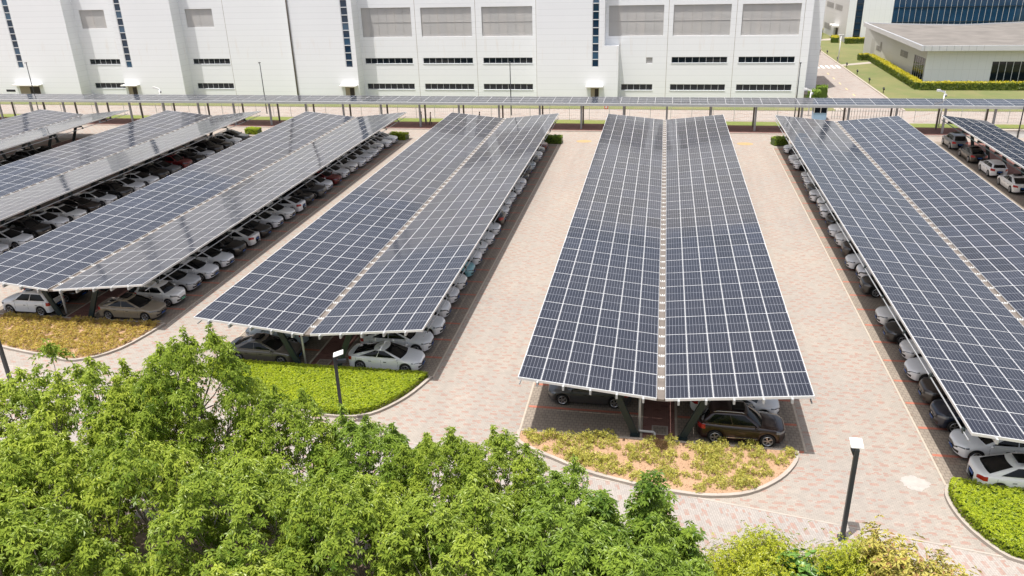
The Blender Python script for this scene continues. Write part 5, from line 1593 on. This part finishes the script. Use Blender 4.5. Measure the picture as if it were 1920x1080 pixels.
row(3, 1, 45.95, [(0, S, 'gold', 0), (1, 'minicar', PW, 0), (2, S, 'silver', 0), (3, F_, W_, 0), (4, S, W_, 0), (5, U, BK, 0), (6, S, PW, 1), (7, S, BK, 0), (8, S, W_, 0), (9, S, PW, 0), (10, S, W_, 1), (11, U, BK, 0), (12, U, 'dark grey', 0), (13, Hh, W_, 0), (14, S, 'red', 0), (15, S, W_, 0), (16, U, PW, 0), (17, F_, W_, 0), (18, S, W_, 0), (19, S, W_, 0), (20, U, PW, 0), (21, S, W_, 0), (22, S, W_, 0)],
    {0: 'gold sedan nose out at the front end of the third canopy', 1: 'rounded pearl-white minicar beside the gold sedan', 14: 'dark red sedan, the only red car along the third canopy'})
row(3, -1, 45.95, [(0, U, W_, 0), (1, S, 'maroon brown', 1)], {0: 'white crossover seen behind the leaning post at the front of the third canopy', 1: 'dark red-brown sedan in deep shade behind the white crossover'})
row(4, 1, 41.05, [(0, F_, W_, 0), (1, S, W_, 0), (2, S, W_, 0), (3, Hh, W_, 0), (4, S, W_, 0), (5, S, PW, 0), (6, S, 'pale teal', 0), (7, Hh, W_, 0), (8, S, W_, 0), (9, S, W_, 0), (10, S, W_, 0), (11, U, 'dark brown', 1), (12, S, W_, 0), (13, Hh, W_, 0), (14, S, W_, 0), (15, S, W_, 0), (16, Hh, W_, 0), (17, S, BK, 0), (18, U, 'navy', 0), (19, S, 'pale blue-grey', 0), (20, U, 'dark grey', 0), (21, S, W_, 0), (22, S, 'grey', 0), (23, S, 'red', 0)],
    {0: 'white coupe-like sedan at the front end of the fourth canopy, above the lime hedge', 6: 'pale teal sedan, the only blue-green car in the lot', 23: 'red sedan by the dark bush at the far end of the fourth canopy'})
row(4, -1, 41.05, [(0, S, 'grey-brown', 1), (1, U, 'pale blue-grey', 0)], {0: 'grey-brown sedan with red tail light behind the tallest tree', 1: 'pale blue-white crossover behind the grey-brown sedan'})
row(5, 1, 36.25, [(0, U, 'maroon brown', 0), (1, S, W_, 0), (2, S, BK, 0)], {0: 'dark maroon-brown SUV with roof rails under the front of the central canopy', 1: 'white sedan parked behind the maroon-brown SUV'})
row(5, -1, 36.25, [(1, F_, 'dark grey', 0), (2, S, W_, 0)], {1: 'dark grey fastback at the front left of the central canopy'})
row(6, -1, 33.75, [(0, S, PW, 1), (1, S, W_, 0), (2, U, 'navy', 0), (3, U, 'dark brown', 0), (4, F_, W_, 0), (5, F_, PW, 0), (6, S, BK, 0), (7, S, PW, 0), (9, U, BK, 0), (10, U, W_, 0), (11, S, W_, 0), (12, U, 'dark brown', 0), (13, S, PW, 0), (14, S, W_, 0), (15, S, BK, 0), (16, U, W_, 0), (17, U, PW, 0), (18, U, W_, 0), (19, U, 'dark grey', 0), (20, S, W_, 0), (21, S, PW, 0), (23, S, W_, 0), (24, S, W_, 0), (26, S, W_, 0)],
    {0: 'pearl-white sedan tail out above the lime hedge at the right edge', 2: 'navy SUV, two bays beyond the tail-out white sedan'})
row(2, 1, 50.9, [(2, S, W_, 0), (3, S, W_, 0), (4, U, BK, 0), (5, S, W_, 0), (6, S, PW, 0), (7, S, 'dark brown', 0), (8, S, W_, 0), (9, U, BK, 0), (10, S, W_, 0), (11, S, W_, 0), (12, U, BK, 0), (13, S, 'grey', 0), (14, U, 'red', 0), (15, S, BK, 0), (16, S, 'silver', 0), (17, U, BK, 0), (18, S, BK, 0), (19, S, W_, 0), (20, S, 'dark grey', 0)])
row(1, 1, 62.0, [(2, S, 'dark grey', 0), (3, S, W_, 0), (4, U, BK, 0), (5, S, 'silver', 0), (6, S, BK, 0), (7, U, 'dark grey', 0), (8, S, W_, 0), (9, S, BK, 0), (10, U, 'grey', 0), (11, S, BK, 0)])
for (kind, colour, x, y, lab) in (('suv', 'grey', 34.75, 102.0, 'grey SUV seen from behind, farthest parallel-parked car under the right-edge canopy'), ('sedan', 'dark brown', 34.8, 95.9, 'dark brown sedan parked parallel between the grey SUV and white hatchback'),
                                  ('hatchback', 'white', 34.8, 89.8, 'white hatchback seen from behind beside the right aisle'), ('sedan', 'pearl white', 34.8, 84.0, 'pearl-white sedan at the right edge of the picture, nearest parallel-parked car')):
    car(kind, colour, x, y, R(90), lab, 'cars parked parallel under the right-edge canopy')
# roof rails of the maroon SUV: part of that car
for o in [o for o in COL.objects if o.get('label', '').startswith('dark maroon-brown SUV')]:
    for sg in (1, -1):
        r = MB(); r.tube([(.1, sg * .60, 1.68), (-.05, sg * .60, 1.74), (-1.2, sg * .585, 1.72), (-1.4, sg * .585, 1.65)], .022, 6); r.obj('roof_rail', 'chrome', o, True)
        r = MB(); r.bar((.80, sg * .925, .44), (-.75, sg * .925, .44), .02, .035); r.obj('sill_trim', 'chrome', o)
